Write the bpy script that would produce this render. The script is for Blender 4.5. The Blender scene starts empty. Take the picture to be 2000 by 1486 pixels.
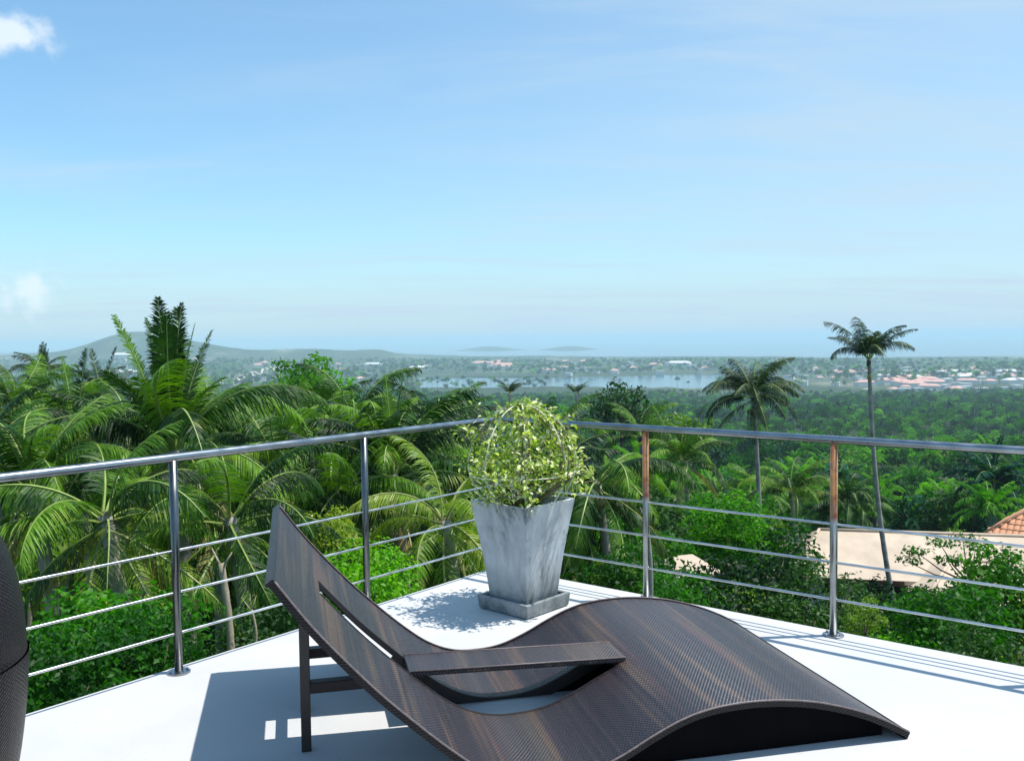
import bpy, math, random
import numpy as np
from mathutils import Vector, Matrix, Euler

# ------------------------------------------------------------------ camera, light, exposure
S = bpy.context.scene
COL = S.collection
EYE = 1.5
F_PX, PITCH, ROLL = 1798.0, 0.0451, 0.0120
cd = bpy.data.cameras.new('camera')
cam = bpy.data.objects.new('camera', cd)
COL.objects.link(cam)
cd.sensor_fit = 'HORIZONTAL'
cd.sensor_width = 36.0
cd.lens = 36.0 * F_PX / 2000.0
cd.clip_start = 0.05
cd.clip_end = 120000
_f = Vector((0, math.cos(PITCH), -math.sin(PITCH)))
_u = Vector((0, math.sin(PITCH), math.cos(PITCH)))
_r = Vector((1, 0, 0))
RT = _r * math.cos(ROLL) - _u * math.sin(ROLL)
UP = _r * math.sin(ROLL) + _u * math.cos(ROLL)
m = Matrix((RT, UP, -_f)).transposed().to_4x4()
m.translation = Vector((0, 0, EYE))
cam.matrix_world = m
S.camera = cam

SUN_EL, SUN_AZ = 68.5, 4.0        # azimuth measured from +X towards +Y
w = bpy.data.worlds.new('World')
S.world = w
w.use_nodes = True
SKY_STRENGTH = 0.13
sd = bpy.data.lights.new('sun', 'SUN')
sd.energy = 5.0
sd.angle = math.radians(0.55)
sd.color = (1.0, 0.965, 0.91)
sun = bpy.data.objects.new('sun', sd)
COL.objects.link(sun)
_sv = Vector((math.cos(math.radians(SUN_EL)) * math.cos(math.radians(SUN_AZ)),
              math.cos(math.radians(SUN_EL)) * math.sin(math.radians(SUN_AZ)), math.sin(math.radians(SUN_EL))))
sun.rotation_euler = _sv.to_track_quat('Z', 'Y').to_euler()
S.view_settings.view_transform = 'Standard'
S.view_settings.look = 'None'
S.view_settings.exposure = 0.16
S.view_settings.gamma = 1.0
S.view_settings.use_curve_mapping = False
S.cycles.use_denoising = True
S.cycles.max_bounces = 8
S.cycles.volume_bounces = 1
S.cycles.transparent_max_bounces = 16
S.cycles.sample_clamp_indirect = 6.0


def world_nodes():
    nt = w.node_tree
    N, L = nt.nodes, nt.links
    N.clear()
    out = N.new('ShaderNodeOutputWorld')
    bg = N.new('ShaderNodeBackground')
    bg.inputs[1].default_value = SKY_STRENGTH
    sky = N.new('ShaderNodeTexSky')
    sky.sky_type = 'NISHITA'
    sky.sun_disc = False
    sky.sun_elevation = math.radians(SUN_EL)
    sky.sun_rotation = math.radians(90 - SUN_AZ)
    sky.altitude = 100
    sky.air_density = 1.0
    sky.dust_density = 0.6
    sky.ozone_density = 1.5
    tc = N.new('ShaderNodeTexCoord')
    sep = N.new('ShaderNodeSeparateXYZ')
    L.new(tc.outputs['Generated'], sep.inputs[0])

    def math_(op, a, b=None, c=None, clamp=False):
        n = N.new('ShaderNodeMath')
        n.operation = op
        n.use_clamp = clamp
        for i, v in enumerate((a, b, c)):
            if v is None:
                continue
            if isinstance(v, (int, float)):
                n.inputs[i].default_value = v
            else:
                L.new(v, n.inputs[i])
        return n.outputs[0]

    def sstep(v, a, b):
        n = N.new('ShaderNodeMapRange')
        n.interpolation_type = 'SMOOTHSTEP'
        L.new(v, n.inputs[0])
        n.inputs[1].default_value = a
        n.inputs[2].default_value = b
        return n.outputs[0]

    def noise(vec, scale, detail, rough=0.5, dist=0.0):
        n = N.new('ShaderNodeTexNoise')
        L.new(vec, n.inputs['Vector'])
        n.inputs['Scale'].default_value = scale
        n.inputs['Detail'].default_value = detail
        n.inputs['Roughness'].default_value = rough
        n.inputs['Distortion'].default_value = dist
        return n.outputs[0]

    # project the direction onto a high cloud sheet: x/z, y/z
    zc = math_('MAXIMUM', sep.outputs[2], 0.02)
    zc = math_('ADD', zc, 0.10)
    comb = N.new('ShaderNodeCombineXYZ')
    L.new(math_('DIVIDE', sep.outputs[0], zc), comb.inputs[0])
    L.new(math_('DIVIDE', sep.outputs[1], zc), comb.inputs[1])
    mp = N.new('ShaderNodeMapping')
    L.new(comb.outputs[0], mp.inputs[0])
    mp.inputs['Rotation'].default_value = (0, 0, math.radians(-16))
    mp.inputs['Scale'].default_value = (0.55, 1.9, 1)
    n1 = noise(mp.outputs[0], 0.9, 6, 0.6, 0.6)
    n2 = noise(comb.outputs[0], 0.35, 2)
    veil = math_('MULTIPLY', sstep(n1, 0.40, 0.78), sstep(n2, 0.28, 0.60))
    veil = math_('MULTIPLY', veil, 0.48)
    # hazy brightening towards the sun's side and the horizon (thin high haze)
    side = sstep(sep.outputs[0], -0.65, 0.65)
    low = sstep(sep.outputs[2], 0.66, 0.02)
    hz = math_('MULTIPLY', low, math_('MULTIPLY_ADD', side, 0.50, 0.16))
    hz = math_('ADD', hz, math_('MULTIPLY', side, 0.05))
    hz = math_('MAXIMUM', hz, math_('MULTIPLY', sstep(sep.outputs[2], 0.17, 0.0), math_('MULTIPLY_ADD', side, 0.22, 0.74)))
    # two small fair-weather clouds
    def puff(px, py, rx, ry, seed):
        d = (_f + RT * ((px - 1000) / F_PX) - UP * ((py - 743) / F_PX)).normalized()
        e1 = Vector((0, 0, 1)).cross(d).normalized()
        e2 = d.cross(e1)
        def dot(v):
            n = N.new('ShaderNodeVectorMath')
            n.operation = 'DOT_PRODUCT'
            L.new(tc.outputs['Generated'], n.inputs[0])
            n.inputs[1].default_value = v
            return n.outputs['Value']
        a = math_('DIVIDE', dot(e1), rx)
        b = math_('DIVIDE', dot(e2), ry)
        r2 = math_('ADD', math_('MULTIPLY', a, a), math_('MULTIPLY', b, b))
        r = math_('SQRT', r2)
        nn = noise(tc.outputs['Generated'], seed, 6, 0.55, 0.2)
        v = math_('SUBTRACT', math_('MULTIPLY_ADD', nn, 2.6, -0.55), r)
        fwd = math_('GREATER_THAN', dot(d), 0.0)
        return math_('MULTIPLY', sstep(v, -0.25, 0.55), fwd)
    p1 = puff(28, 70, 0.050, 0.024, 26.0)
    p2 = puff(40, 572, 0.042, 0.027, 31.0)
    mix1 = N.new('ShaderNodeMix')
    mix1.data_type = 'RGBA'
    cl = math_('ADD', veil, hz, clamp=True)
    L.new(cl, mix1.inputs['Factor'])
    tint = N.new('ShaderNodeMix')
    tint.data_type = 'RGBA'
    tint.blend_type = 'MULTIPLY'
    tint.inputs['Factor'].default_value = 1.0
    L.new(sky.outputs[0], tint.inputs[6])
    tint.inputs[7].default_value = SKY_TINT
    L.new(tint.outputs[2], mix1.inputs[6])
    mix1.inputs[7].default_value = HAZE_SKY
    mix2 = N.new('ShaderNodeMix')
    mix2.data_type = 'RGBA'
    cl2 = math_('MAXIMUM', math_('MULTIPLY', p1, 0.8), math_('MULTIPLY', p2, 0.62))
    L.new(cl2, mix2.inputs['Factor'])
    L.new(mix1.outputs[2], mix2.inputs[6])
    mix2.inputs[7].default_value = CLOUD_COL
    L.new(mix2.outputs[2], bg.inputs[0])
    L.new(bg.outputs[0], out.inputs[0])


SKY_TINT = (0.84, 1.24, 1.34, 1)
HAZE_SKY = (4.10, 5.25, 6.2, 1)
CLOUD_COL = (6.6, 7.2, 7.6, 1)
world_nodes()

rnd = random.Random(7)
rng = np.random.default_rng(7)


def at(px, py, depth):
    """world point on the ray through photo pixel (px,py) at forward distance depth"""
    return Vector((0, 0, EYE)) + (_f + RT * ((px - 1000) / F_PX) - UP * ((py - 743) / F_PX)) * depth


def ground_pt(px, py, z=0.0):
    d = _f + RT * ((px - 1000) / F_PX) - UP * ((py - 743) / F_PX)
    t = (z - EYE) / d.z
    return Vector((0, 0, EYE)) + d * t


# ------------------------------------------------------------------ helpers
def tag(o, label=None, cat=None, group=None, kind=None):
    if label: o['label'] = label
    if cat: o['category'] = cat
    if group: o['group'] = group
    if kind: o['kind'] = kind
    return o


def empty(name, loc=(0, 0, 0), rz=0.0):
    o = bpy.data.objects.new(name, None)
    o.empty_display_size = 0.2
    COL.objects.link(o)
    o.location = loc
    o.rotation_euler = (0, 0, rz)
    return o


def link(name, me, parent=None, loc=None, rot=None, scale=None):
    o = bpy.data.objects.new(name, me)
    COL.objects.link(o)
    if parent: o.parent = parent
    if loc is not None: o.location = loc
    if rot is not None: o.rotation_euler = rot
    if scale is not None: o.scale = scale if hasattr(scale, '__len__') else (scale,) * 3
    return o


class MB:
    def __init__(s):
        s.v = []; s.f = []; s.m = []; s.uv = []; s.has_uv = False

    def add(s, verts, faces, mi=0, uvs=None):
        b = len(s.v)
        s.v += [tuple(p) for p in verts]
        for i, fc in enumerate(faces):
            s.f.append(tuple(b + k for k in fc))
            s.m.append(mi)
            if uvs is not None:
                s.has_uv = True
                s.uv.append([uvs[k] for k in fc])
            else:
                s.uv.append([(0, 0)] * len(fc))

    def box(s, c, d, rz=0.0, mi=0, M=None):
        x, y, z = d[0] / 2, d[1] / 2, d[2] / 2
        P = [Vector((a * x, b * y, e * z)) for a in (-1, 1) for b in (-1, 1) for e in (-1, 1)]
        if M is None:
            M = Matrix.Rotation(rz, 3, 'Z')
        P = [M @ p + Vector(c) for p in P]
        s.add(P, [(0, 1, 3, 2), (4, 6, 7, 5), (0, 4, 5, 1), (2, 3, 7, 6), (0, 2, 6, 4), (1, 5, 7, 3)], mi)

    def tube(s, pts, rad, n=10, mi=0, cap=True):
        pts = [Vector(p) for p in pts]
        k = len(pts)
        if not hasattr(rad, '__len__'): rad = [rad] * k
        rings = []
        prev = None
        for i, p in enumerate(pts):
            t = (pts[min(i + 1, k - 1)] - pts[max(i - 1, 0)]).normalized()
            if prev is None:
                a = t.orthogonal().normalized()
            else:
                a = (prev - t * prev.dot(t)).normalized()
            prev = a
            b = t.cross(a)
            rings.append([p + (a * math.cos(2 * math.pi * j / n) + b * math.sin(2 * math.pi * j / n)) * rad[i] for j in range(n)])
        V = [q for r in rings for q in r]
        Fc = []
        for i in range(k - 1):
            for j in range(n):
                Fc.append((i * n + j, i * n + (j + 1) % n, (i + 1) * n + (j + 1) % n, (i + 1) * n + j))
        if cap:
            Fc.append(tuple(range(n - 1, -1, -1)))
            Fc.append(tuple((k - 1) * n + j for j in range(n)))
        s.add(V, Fc, mi)

    def lathe(s, prof, c=(0, 0, 0), n=32, mi=0, caps=(True, True)):
        V = []
        for r, z in prof:
            for j in range(n):
                a = 2 * math.pi * j / n
                V.append((c[0] + r * math.cos(a), c[1] + r * math.sin(a), c[2] + z))
        Fc = []
        for i in range(len(prof) - 1):
            for j in range(n):
                Fc.append((i * n + j, i * n + (j + 1) % n, (i + 1) * n + (j + 1) % n, (i + 1) * n + j))
        if caps[0]: Fc.append(tuple(range(n - 1, -1, -1)))
        if caps[1]: Fc.append(tuple((len(prof) - 1) * n + j for j in range(n)))
        s.add(V, Fc, mi)

    def mesh(s, name, mats, smooth=False):
        me = bpy.data.meshes.new(name)
        me.from_pydata(s.v, [], s.f)
        for mt in (mats if isinstance(mats, (list, tuple)) else [mats]):
            me.materials.append(mt)
        me.polygons.foreach_set('material_index', s.m)
        if s.has_uv:
            uvl = me.uv_layers.new(name='UVMap')
            uvl.data.foreach_set('uv', [c for fc in s.uv for p in fc for c in p])
        if smooth:
            me.polygons.foreach_set('use_smooth', [True] * len(me.polygons))
        me.update()
        return me

    def build(s, name, mats, parent=None, smooth=False, **k):
        return link(name, s.mesh(name, mats, smooth), parent, **k)


def auto_smooth(o, ang=35):
    me = o.data
    me.polygons.foreach_set('use_smooth', [True] * len(me.polygons))
    try:
        me.set_sharp_from_angle(angle=math.radians(ang))
    except Exception:
        pass


def bevel(o, wd=0.004, seg=2):
    b = o.modifiers.new('bevel', 'BEVEL')
    b.width = wd
    b.segments = seg
    b.limit_method = 'ANGLE'
    return o


# ------------------------------------------------------------------ materials
def new_mat(name):
    mt = bpy.data.materials.new(name)
    mt.use_nodes = True
    nt = mt.node_tree
    nt.nodes.clear()
    return mt, nt.nodes, nt.links


class G:
    """little node helper"""
    def __init__(s, name):
        s.m, s.N, s.L = new_mat(name)
        s.out = s.N.new('ShaderNodeOutputMaterial')

    def set(s, sock, v):
        if v is None: return
        if isinstance(v, (int, float, tuple, list)):
            if isinstance(v, (tuple, list)) and len(v) == 3 and sock.type == 'RGBA': v = (*v, 1)
            sock.default_value = v
        else:
            s.L.new(v, sock)

    def bsdf(s, color, rough=0.6, metal=0.0, spec=0.5, normal=None, **k):
        b = s.N.new('ShaderNodeBsdfPrincipled')
        s.set(b.inputs['Base Color'], color)
        s.set(b.inputs['Roughness'], rough)
        s.set(b.inputs['Metallic'], metal)
        s.set(b.inputs['Specular IOR Level'], spec)
        if normal is not None: s.L.new(normal, b.inputs['Normal'])
        for kk, v in k.items(): s.set(b.inputs[kk.replace('_', ' ')], v)
        return b.outputs[0]

    def fin(s, shader):
        s.L.new(shader, s.out.inputs[0])
        return s.m

    def coord(s, which='Object'):
        return s.N.new('ShaderNodeTexCoord').outputs[which]

    def mapping(s, vec, scale=(1, 1, 1), loc=(0, 0, 0), rot=(0, 0, 0)):
        n = s.N.new('ShaderNodeMapping')
        s.L.new(vec, n.inputs[0])
        n.inputs['Scale'].default_value = scale
        n.inputs['Location'].default_value = loc
        n.inputs['Rotation'].default_value = rot
        return n.outputs[0]

    def noise(s, vec=None, scale=5, detail=4, rough=0.5, dist=0, col=False):
        n = s.N.new('ShaderNodeTexNoise')
        if vec is not None: s.L.new(vec, n.inputs['Vector'])
        n.inputs['Scale'].default_value = scale
        n.inputs['Detail'].default_value = detail
        n.inputs['Roughness'].default_value = rough
        n.inputs['Distortion'].default_value = dist
        return n.outputs[1 if col else 0]

    def ramp(s, fac, stops):
        n = s.N.new('ShaderNodeValToRGB')
        s.L.new(fac, n.inputs[0])
        cr = n.color_ramp
        while len(cr.elements) < len(stops): cr.elements.new(0.5)
        for e, (p, c) in zip(cr.elements, stops):
            e.position = p
            if isinstance(c, (int, float)): c = (c, c, c)
            e.color = (*c, 1)
        return n.outputs[0]

    def mix(s, a, b, fac, mode='MIX'):
        n = s.N.new('ShaderNodeMix')
        n.data_type = 'RGBA'
        n.blend_type = mode
        s.set(n.inputs['Factor'], fac)
        s.set(n.inputs[6], a)
        s.set(n.inputs[7], b)
        return n.outputs[2]

    def math(s, op, a, b=None, c=None, clamp=False):
        n = s.N.new('ShaderNodeMath')
        n.operation = op
        n.use_clamp = clamp
        for i, v in enumerate((a, b, c)):
            if v is not None: s.set(n.inputs[i], v)
        return n.outputs[0]

    def bump(s, h, strength=0.3, dist=0.01):
        n = s.N.new('ShaderNodeBump')
        n.inputs['Strength'].default_value = strength
        n.inputs['Distance'].default_value = dist
        s.L.new(h, n.inputs['Height'])
        return n.outputs[0]

    def sep(s, v):
        n = s.N.new('ShaderNodeSeparateXYZ')
        s.L.new(v, n.inputs[0])
        return n.outputs

    def obj_random(s):
        return s.N.new('ShaderNodeObjectInfo').outputs['Random']


def mat_deck():
    g = G('painted_concrete')
    c = g.coord()
    a = g.noise(c, 1.3, 6, 0.6)
    b = g.noise(c, 18, 5, 0.65)
    col = g.ramp(a, [(0.3, (0.49, 0.485, 0.475)), (0.75, (0.57, 0.565, 0.55))])
    col = g.mix(col, (0.45, 0.47, 0.46), g.ramp(b, [(0.60, 0.0), (0.80, 0.35)]))
    sp = g.noise(c, 70, 2, 0.5)
    col = g.mix(col, (0.30, 0.32, 0.32), g.ramp(sp, [(0.66, 0.0), (0.74, 0.6)]))
    wide = g.noise(c, 0.8, 4, 0.55, 0.6)
    col = g.mix(col, (0.40, 0.44, 0.46), g.ramp(wide, [(0.52, 0.0), (0.72, 0.45)]))
    st = g.noise(c, 3.4, 3, 0.5)
    col = g.mix(col, (0.30, 0.35, 0.36), g.ramp(st, [(0.70, 0.0), (0.80, 0.4)]))
    return g.fin(g.bsdf(col, 0.75, normal=g.bump(g.noise(c, 45, 5, 0.7), 0.25, 0.004)))


def mat_steel(copper_refl=False, shade=(0.36, 0.38, 0.39)):
    g = G('steel_painted_reflection' if copper_refl else 'polished_steel')
    c = g.coord()
    col = g.mix((0.40, 0.42, 0.42) if copper_refl else shade, tuple(k * .6 for k in shade), g.ramp(g.noise(c, 9, 4), [(0.45, 0.0), (0.7, 0.7)]))
    if copper_refl:  # copper-coloured reflection painted into the upper part of the post
        z = g.sep(c)[2]
        up = g.math('MULTIPLY', g.ramp(z, [(0.56, 0.0), (0.60, 1.0)]), g.ramp(g.noise(c, 5, 5, 0.6), [(0.30, 0.5), (0.55, 1.0)]))
        refl_col = g.ramp(g.noise(c, 11, 4, 0.6), [(0.35, (0.20, 0.055, 0.020)), (0.6, (0.55, 0.26, 0.09))])
        col = g.mix(col, refl_col, up)
        return g.fin(g.bsdf(col, 0.34, g.math('MULTIPLY_ADD', up, -0.8, 1.0), normal=g.bump(g.noise(c, 60, 3), 0.05, 0.002)))
    return g.fin(g.bsdf(col, g.ramp(g.noise(c, 14, 3), [(0.3, 0.24), (0.8, 0.42)]), 1.0, normal=g.bump(g.noise(c, 40, 3), 0.03, 0.002)))


def mat_wicker(name='dark_wicker', banded=True):
    """woven synthetic rattan, UV in metres: u across, v along"""
    g = G(name)
    uv = g.coord('UV')
    x, y, z = g.sep(uv)
    su = g.math('SINE', g.math('MULTIPLY', x, 2 * math.pi / 0.022))
    sv = g.math('SINE', g.math('MULTIPLY', y, 2 * math.pi / 0.014))
    wv = g.math('MULTIPLY', su, sv)
    fine = g.math('SINE', g.math('MULTIPLY', x, 2 * math.pi / 0.011))
    h = g.math('ADD', g.math('MULTIPLY_ADD', wv, 0.5, 0.5), g.math('MULTIPLY', fine, 0.12))
    # strands of slightly different shade that run across the width: noise stretched along u
    vec = g.mapping(uv, (0.5, 60, 1))
    n1 = g.noise(vec, 1.0, 3, 0.65)
    vec2 = g.mapping(uv, (0.5, 9.0, 1), (3.1, 1.7, 0))
    n2 = g.noise(vec2, 1.0, 2, 0.5)
    vec3 = g.mapping(uv, (0.7, 9.5, 1), (8.1, 5.2, 0))
    n3 = g.noise(vec3, 1.0, 2, 0.5)
    col = g.ramp(n1, [(0.30, (0.010, 0.007, 0.011)), (0.50, (0.024, 0.015, 0.021)), (0.70, (0.062, 0.036, 0.038))] if banded else [(0.3, (0.006, 0.004, 0.005)), (0.7, (0.018, 0.011, 0.012))])
    if banded:
        bandc = g.ramp(n3, [(0.3, (0.12, 0.10, 0.060)), (0.52, (0.26, 0.14, 0.065)), (0.66, (0.17, 0.060, 0.060))])
        f = g.math('MULTIPLY', g.ramp(n2, [(0.53, 0.0), (0.63, 1.0)]), g.ramp(n1, [(0.36, 0.25), (0.58, 1.0)]))
        col = g.mix(col, bandc, g.math('MULTIPLY', f, 0.46))
    col = g.mix(col, (0.008, 0.006, 0.006), g.ramp(h, [(0.12, 0.95), (0.50, 0.0)]))
    lay = g.noise(g.mapping(uv, (170, 60, 1)), 1.0, 2)
    rough = g.ramp(lay, [(0.3, 0.30), (0.7, 0.46)])
    return g.fin(g.bsdf(col, rough, 0.0, 0.65 if banded else 0.25, normal=g.bump(h, 0.8, 0.004), Coat_Weight=0.08 if banded else 0.0, Coat_Roughness=0.34))


def mat_plain(name, col, rough=0.6, spec=0.4, var=0.25, scale=8, bumps=0.1, metal=0.0):
    g = G(name)
    c = g.coord()
    n = g.noise(c, scale, 5, 0.6)
    dark = tuple(k * (1 - var) for k in col)
    lite = tuple(min(1, k * (1 + var)) for k in col)
    return g.fin(g.bsdf(g.ramp(n, [(0.3, dark), (0.7, lite)]), rough, metal, spec, normal=g.bump(g.noise(c, scale * 6, 4), bumps, 0.01)))


def mat_pot():
    g = G('weathered_zinc_wash')
    c = g.coord()
    v = g.mapping(c, (3.0, 3.0, 1.3), rot=(0.45, 0.25, 0), loc=(0.4, 0.7, 0.2))
    n = g.noise(v, 1.7, 6, 0.68, 0.35)
    col = g.ramp(n, [(0.33, (0.15, 0.165, 0.165)), (0.43, (0.44, 0.455, 0.455)), (0.60, (0.62, 0.635, 0.63))])
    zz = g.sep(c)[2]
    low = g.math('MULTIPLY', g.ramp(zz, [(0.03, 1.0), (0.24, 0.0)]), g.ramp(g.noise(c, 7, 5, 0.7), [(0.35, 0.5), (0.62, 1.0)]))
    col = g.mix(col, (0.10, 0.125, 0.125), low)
    sp = g.noise(g.mapping(c, (1, 1, 0.5)), 9, 5, 0.7, 0.8)
    col = g.mix(col, (0.10, 0.11, 0.12), g.ramp(sp, [(0.60, 0.0), (0.70, 0.65)]))
    return g.fin(g.bsdf(col, 0.62, 0.0, 0.35, normal=g.bump(g.noise(c, 30, 5, 0.65), 0.3, 0.004)))


def mat_leaf(name, c_dark, c_mid, c_lite, rough=0.42, trans=0.35, spec=0.4, yellow=None, nscale=0.8, yfrom=0.62):
    """leaf: noise over the object and random per copy change the plant's own hue"""
    g = G(name)
    c = g.coord()
    n = g.noise(c, nscale, 3, 0.55)
    n2 = g.noise(c, nscale * 9, 2, 0.5)
    r = g.obj_random()
    f = g.math('ADD', g.math('MULTIPLY', n, 0.55), g.math('MULTIPLY', n2, 0.25))
    f = g.math('ADD', f, g.math('MULTIPLY_ADD', r, 0.34, -0.06))
    col = g.ramp(f, [(0.34, c_dark), (0.50, c_mid), (0.68, c_lite)])
    if yellow:
        y = g.math('MULTIPLY', g.ramp(g.noise(c, nscale * 1.7, 2), [(yfrom, 0.0), (yfrom + 0.1, 1.0)]), 0.8)
        col = g.mix(col, yellow, y)
    b = g.bsdf(col, rough, 0.0, spec)
    t = g.N.new('ShaderNodeBsdfTranslucent')
    tcol = g.mix(col, (1.7, 2.0, 0.35), 1.0, 'MULTIPLY')
    g.L.new(tcol, t.inputs[0])
    ms = g.N.new('ShaderNodeMixShader')
    ms.inputs[0].default_value = trans
    g.L.new(b, ms.inputs[1])
    g.L.new(t.outputs[0], ms.inputs[2])
    return g.fin(ms.outputs[0])


def mat_ground():
    g = G('slope_ground')
    geo = g.N.new('ShaderNodeNewGeometry').outputs['Position']
    x, y, z = g.sep(geo)
    far = g.N.new('ShaderNodeMapRange')
    g.L.new(y, far.inputs[0])
    far.inputs[1].default_value = 1300
    far.inputs[2].default_value = 2300
    near_c = g.ramp(g.noise(geo, 0.35, 5, 0.6), [(0.35, (0.016, 0.028, 0.010)), (0.65, (0.035, 0.065, 0.018))])
    nf = g.noise(g.mapping(geo, (0.0045, 0.0022, 0.004)), 1.0, 6, 0.65)
    far_c = g.ramp(nf, [(0.36, (0.030, 0.055, 0.028)), (0.55, (0.060, 0.090, 0.045)), (0.64, (0.16, 0.17, 0.11)), (0.74, (0.42, 0.38, 0.31))])
    # bare terraces on the hill
    return g.fin(g.bsdf(g.mix(near_c, far_c, far.outputs[0]), 0.9, 0, 0.2))


def mat_water(name, col, rough=0.12):
    g = G(name)
    geo = g.N.new('ShaderNodeNewGeometry').outputs['Position']
    n = g.noise(g.mapping(geo, (0.02, 0.05, 0.02)), 1.0, 5, 0.6)
    cc = g.mix(col, tuple(k * 0.8 for k in col), g.noise(g.mapping(geo, (0.0003, 0.0012, 1)), 1, 4))
    return g.fin(g.bsdf(cc, rough, 0, 0.5, normal=g.bump(n, 0.25, 1.2)))


M = {}
M['deck'] = mat_deck()
M['steel'] = mat_steel()
M['copper_refl_steel'] = mat_steel(True)
M['post_steel'] = mat_steel(False, (0.17, 0.18, 0.18))
M['rail_steel'] = mat_steel(False, (0.66, 0.68, 0.66))
M['wicker'] = mat_wicker()
M['wicker_plain'] = mat_wicker('black_brown_wicker', False)
M['frame'] = mat_plain('dark_frame_paint', (0.020, 0.014, 0.014), 0.45, 0.5, 0.3, 20, 0.1)
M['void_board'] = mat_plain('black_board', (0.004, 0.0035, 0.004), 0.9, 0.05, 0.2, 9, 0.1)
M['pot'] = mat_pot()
M['soil'] = mat_plain('potting_soil', (0.022, 0.016, 0.012), 0.95, 0.1, 0.5, 40, 0.9)
M['wire'] = mat_plain('pale_painted_wire', (0.62, 0.62, 0.42), 0.5, 0.4, 0.2, 30, 0.05)
M['stem'] = mat_plain('green_brown_stem', (0.20, 0.19, 0.09), 0.7, 0.3, 0.4, 25, 0.3)
M['varieg'] = mat_leaf('variegated_leaf', (0.20, 0.30, 0.03), (0.52, 0.56, 0.15), (0.80, 0.80, 0.48), 0.45, 0.38, 0.35, nscale=7)
M['varieg_dark'] = mat_leaf('green_vine_leaf', (0.07, 0.17, 0.015), (0.17, 0.32, 0.03), (0.34, 0.46, 0.09), 0.45, 0.3, 0.35, nscale=6)
M['flower'] = mat_plain('pale_bract', (0.68, 0.68, 0.38), 0.6, 0.2, 0.15, 30, 0.1)
M['frond'] = mat_leaf('coconut_frond', (0.006, 0.026, 0.003), (0.024, 0.085, 0.005), (0.135, 0.280, 0.012), 0.50, 0.24, 0.3, yellow=(0.22, 0.27, 0.03), nscale=0.5, yfrom=0.66)
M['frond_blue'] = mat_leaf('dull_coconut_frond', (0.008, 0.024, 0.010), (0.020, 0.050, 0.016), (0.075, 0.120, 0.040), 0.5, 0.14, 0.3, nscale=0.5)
M['frond_old'] = mat_leaf('yellowing_frond', (0.03, 0.09, 0.006), (0.09, 0.20, 0.012), (0.28, 0.38, 0.035), 0.5, 0.28, 0.25, nscale=0.6)
M['frond_dry'] = mat_leaf('dry_frond', (0.16, 0.12, 0.04), (0.30, 0.25, 0.09), (0.45, 0.42, 0.17), 0.6, 0.25, 0.3)
M['rachis'] = mat_plain('frond_rib', (0.30, 0.33, 0.10), 0.45, 0.4, 0.3, 3, 0.1)
M['rachis_green'] = mat_plain('green_frond_rib', (0.24, 0.32, 0.07), 0.5, 0.4, 0.3, 3, 0.1)
M['trunk'] = mat_plain('palm_bark', (0.33, 0.30, 0.25), 0.85, 0.2, 0.4, 3, 0.5)
M['bark'] = mat_plain('tree_bark', (0.13, 0.10, 0.075), 0.9, 0.2, 0.4, 3, 0.5)
M['pale_bark'] = mat_plain('pale_bark', (0.36, 0.30, 0.20), 0.85, 0.2, 0.35, 5, 0.5)
M['coconut'] = mat_plain('coconut_husk', (0.34, 0.25, 0.10), 0.5, 0.4, 0.35, 5, 0.2)
M['leaf_bright'] = mat_leaf('bright_leaf', (0.010, 0.062, 0.004), (0.040, 0.185, 0.008), (0.150, 0.380, 0.014), 0.5, 0.40, 0.22, nscale=0.6)
M['leaf_mid'] = mat_leaf('mid_green_leaf', (0.006, 0.038, 0.004), (0.024, 0.115, 0.007), (0.095, 0.270, 0.013), 0.5, 0.36, 0.22, yellow=(0.24, 0.30, 0.03), nscale=0.3)
M['leaf_dark'] = mat_leaf('dark_leaf', (0.005, 0.018, 0.006), (0.012, 0.046, 0.009), (0.042, 0.115, 0.018), 0.5, 0.25, 0.25, nscale=0.4)
M['leaf_yellow'] = mat_leaf('yellow_green_leaf', (0.050, 0.120, 0.010), (0.130, 0.240, 0.016), (0.270, 0.340, 0.035), 0.42, 0.35, 0.4, nscale=0.5)
M['leaf_teal'] = mat_leaf('grey_green_leaf', (0.004, 0.036, 0.022), (0.010, 0.074, 0.040), (0.040, 0.150, 0.055), 0.7, 0.22, 0.12, nscale=0.02)
M['far_mid'] = mat_leaf('far_green_leaf', (0.006, 0.048, 0.006), (0.026, 0.135, 0.009), (0.110, 0.310, 0.014), 0.75, 0.38, 0.1, nscale=0.25)
M['far_bright'] = mat_leaf('far_bright_leaf', (0.016, 0.095, 0.006), (0.065, 0.240, 0.011), (0.200, 0.440, 0.022), 0.75, 0.40, 0.1, nscale=0.25)
M['far_dark'] = mat_leaf('far_dark_leaf', (0.005, 0.026, 0.010), (0.012, 0.060, 0.016), (0.036, 0.120, 0.022), 0.75, 0.22, 0.1, nscale=0.25)
M['ground'] = mat_ground()
M['sea'] = mat_water('sea_water', (0.020, 0.085, 0.120))
M['beige_roof'] = mat_plain('beige_roof_sheet', (0.55, 0.44, 0.33), 0.8, 0.2, 0.16, 0.9, 0.3)
M['edge_highlight'] = mat_plain('pale_edge_highlight', (0.16, 0.125, 0.12), 0.45, 0.5, 0.3, 60, 0.1)
M['terracotta'] = mat_plain('terracotta', (0.60, 0.30, 0.17), 0.8, 0.2, 0.22, 2.2, 0.3)
M['white_wall'] = mat_plain('white_render', (0.68, 0.66, 0.62), 0.8, 0.2, 0.08, 1.5, 0.1)
M['dark_void'] = mat_plain('dark_glass', (0.015, 0.015, 0.018), 0.15, 0.5, 0.2, 2, 0.0)
M['timber'] = mat_plain('brown_timber', (0.12, 0.065, 0.035), 0.7, 0.3, 0.3, 6, 0.2)
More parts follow.
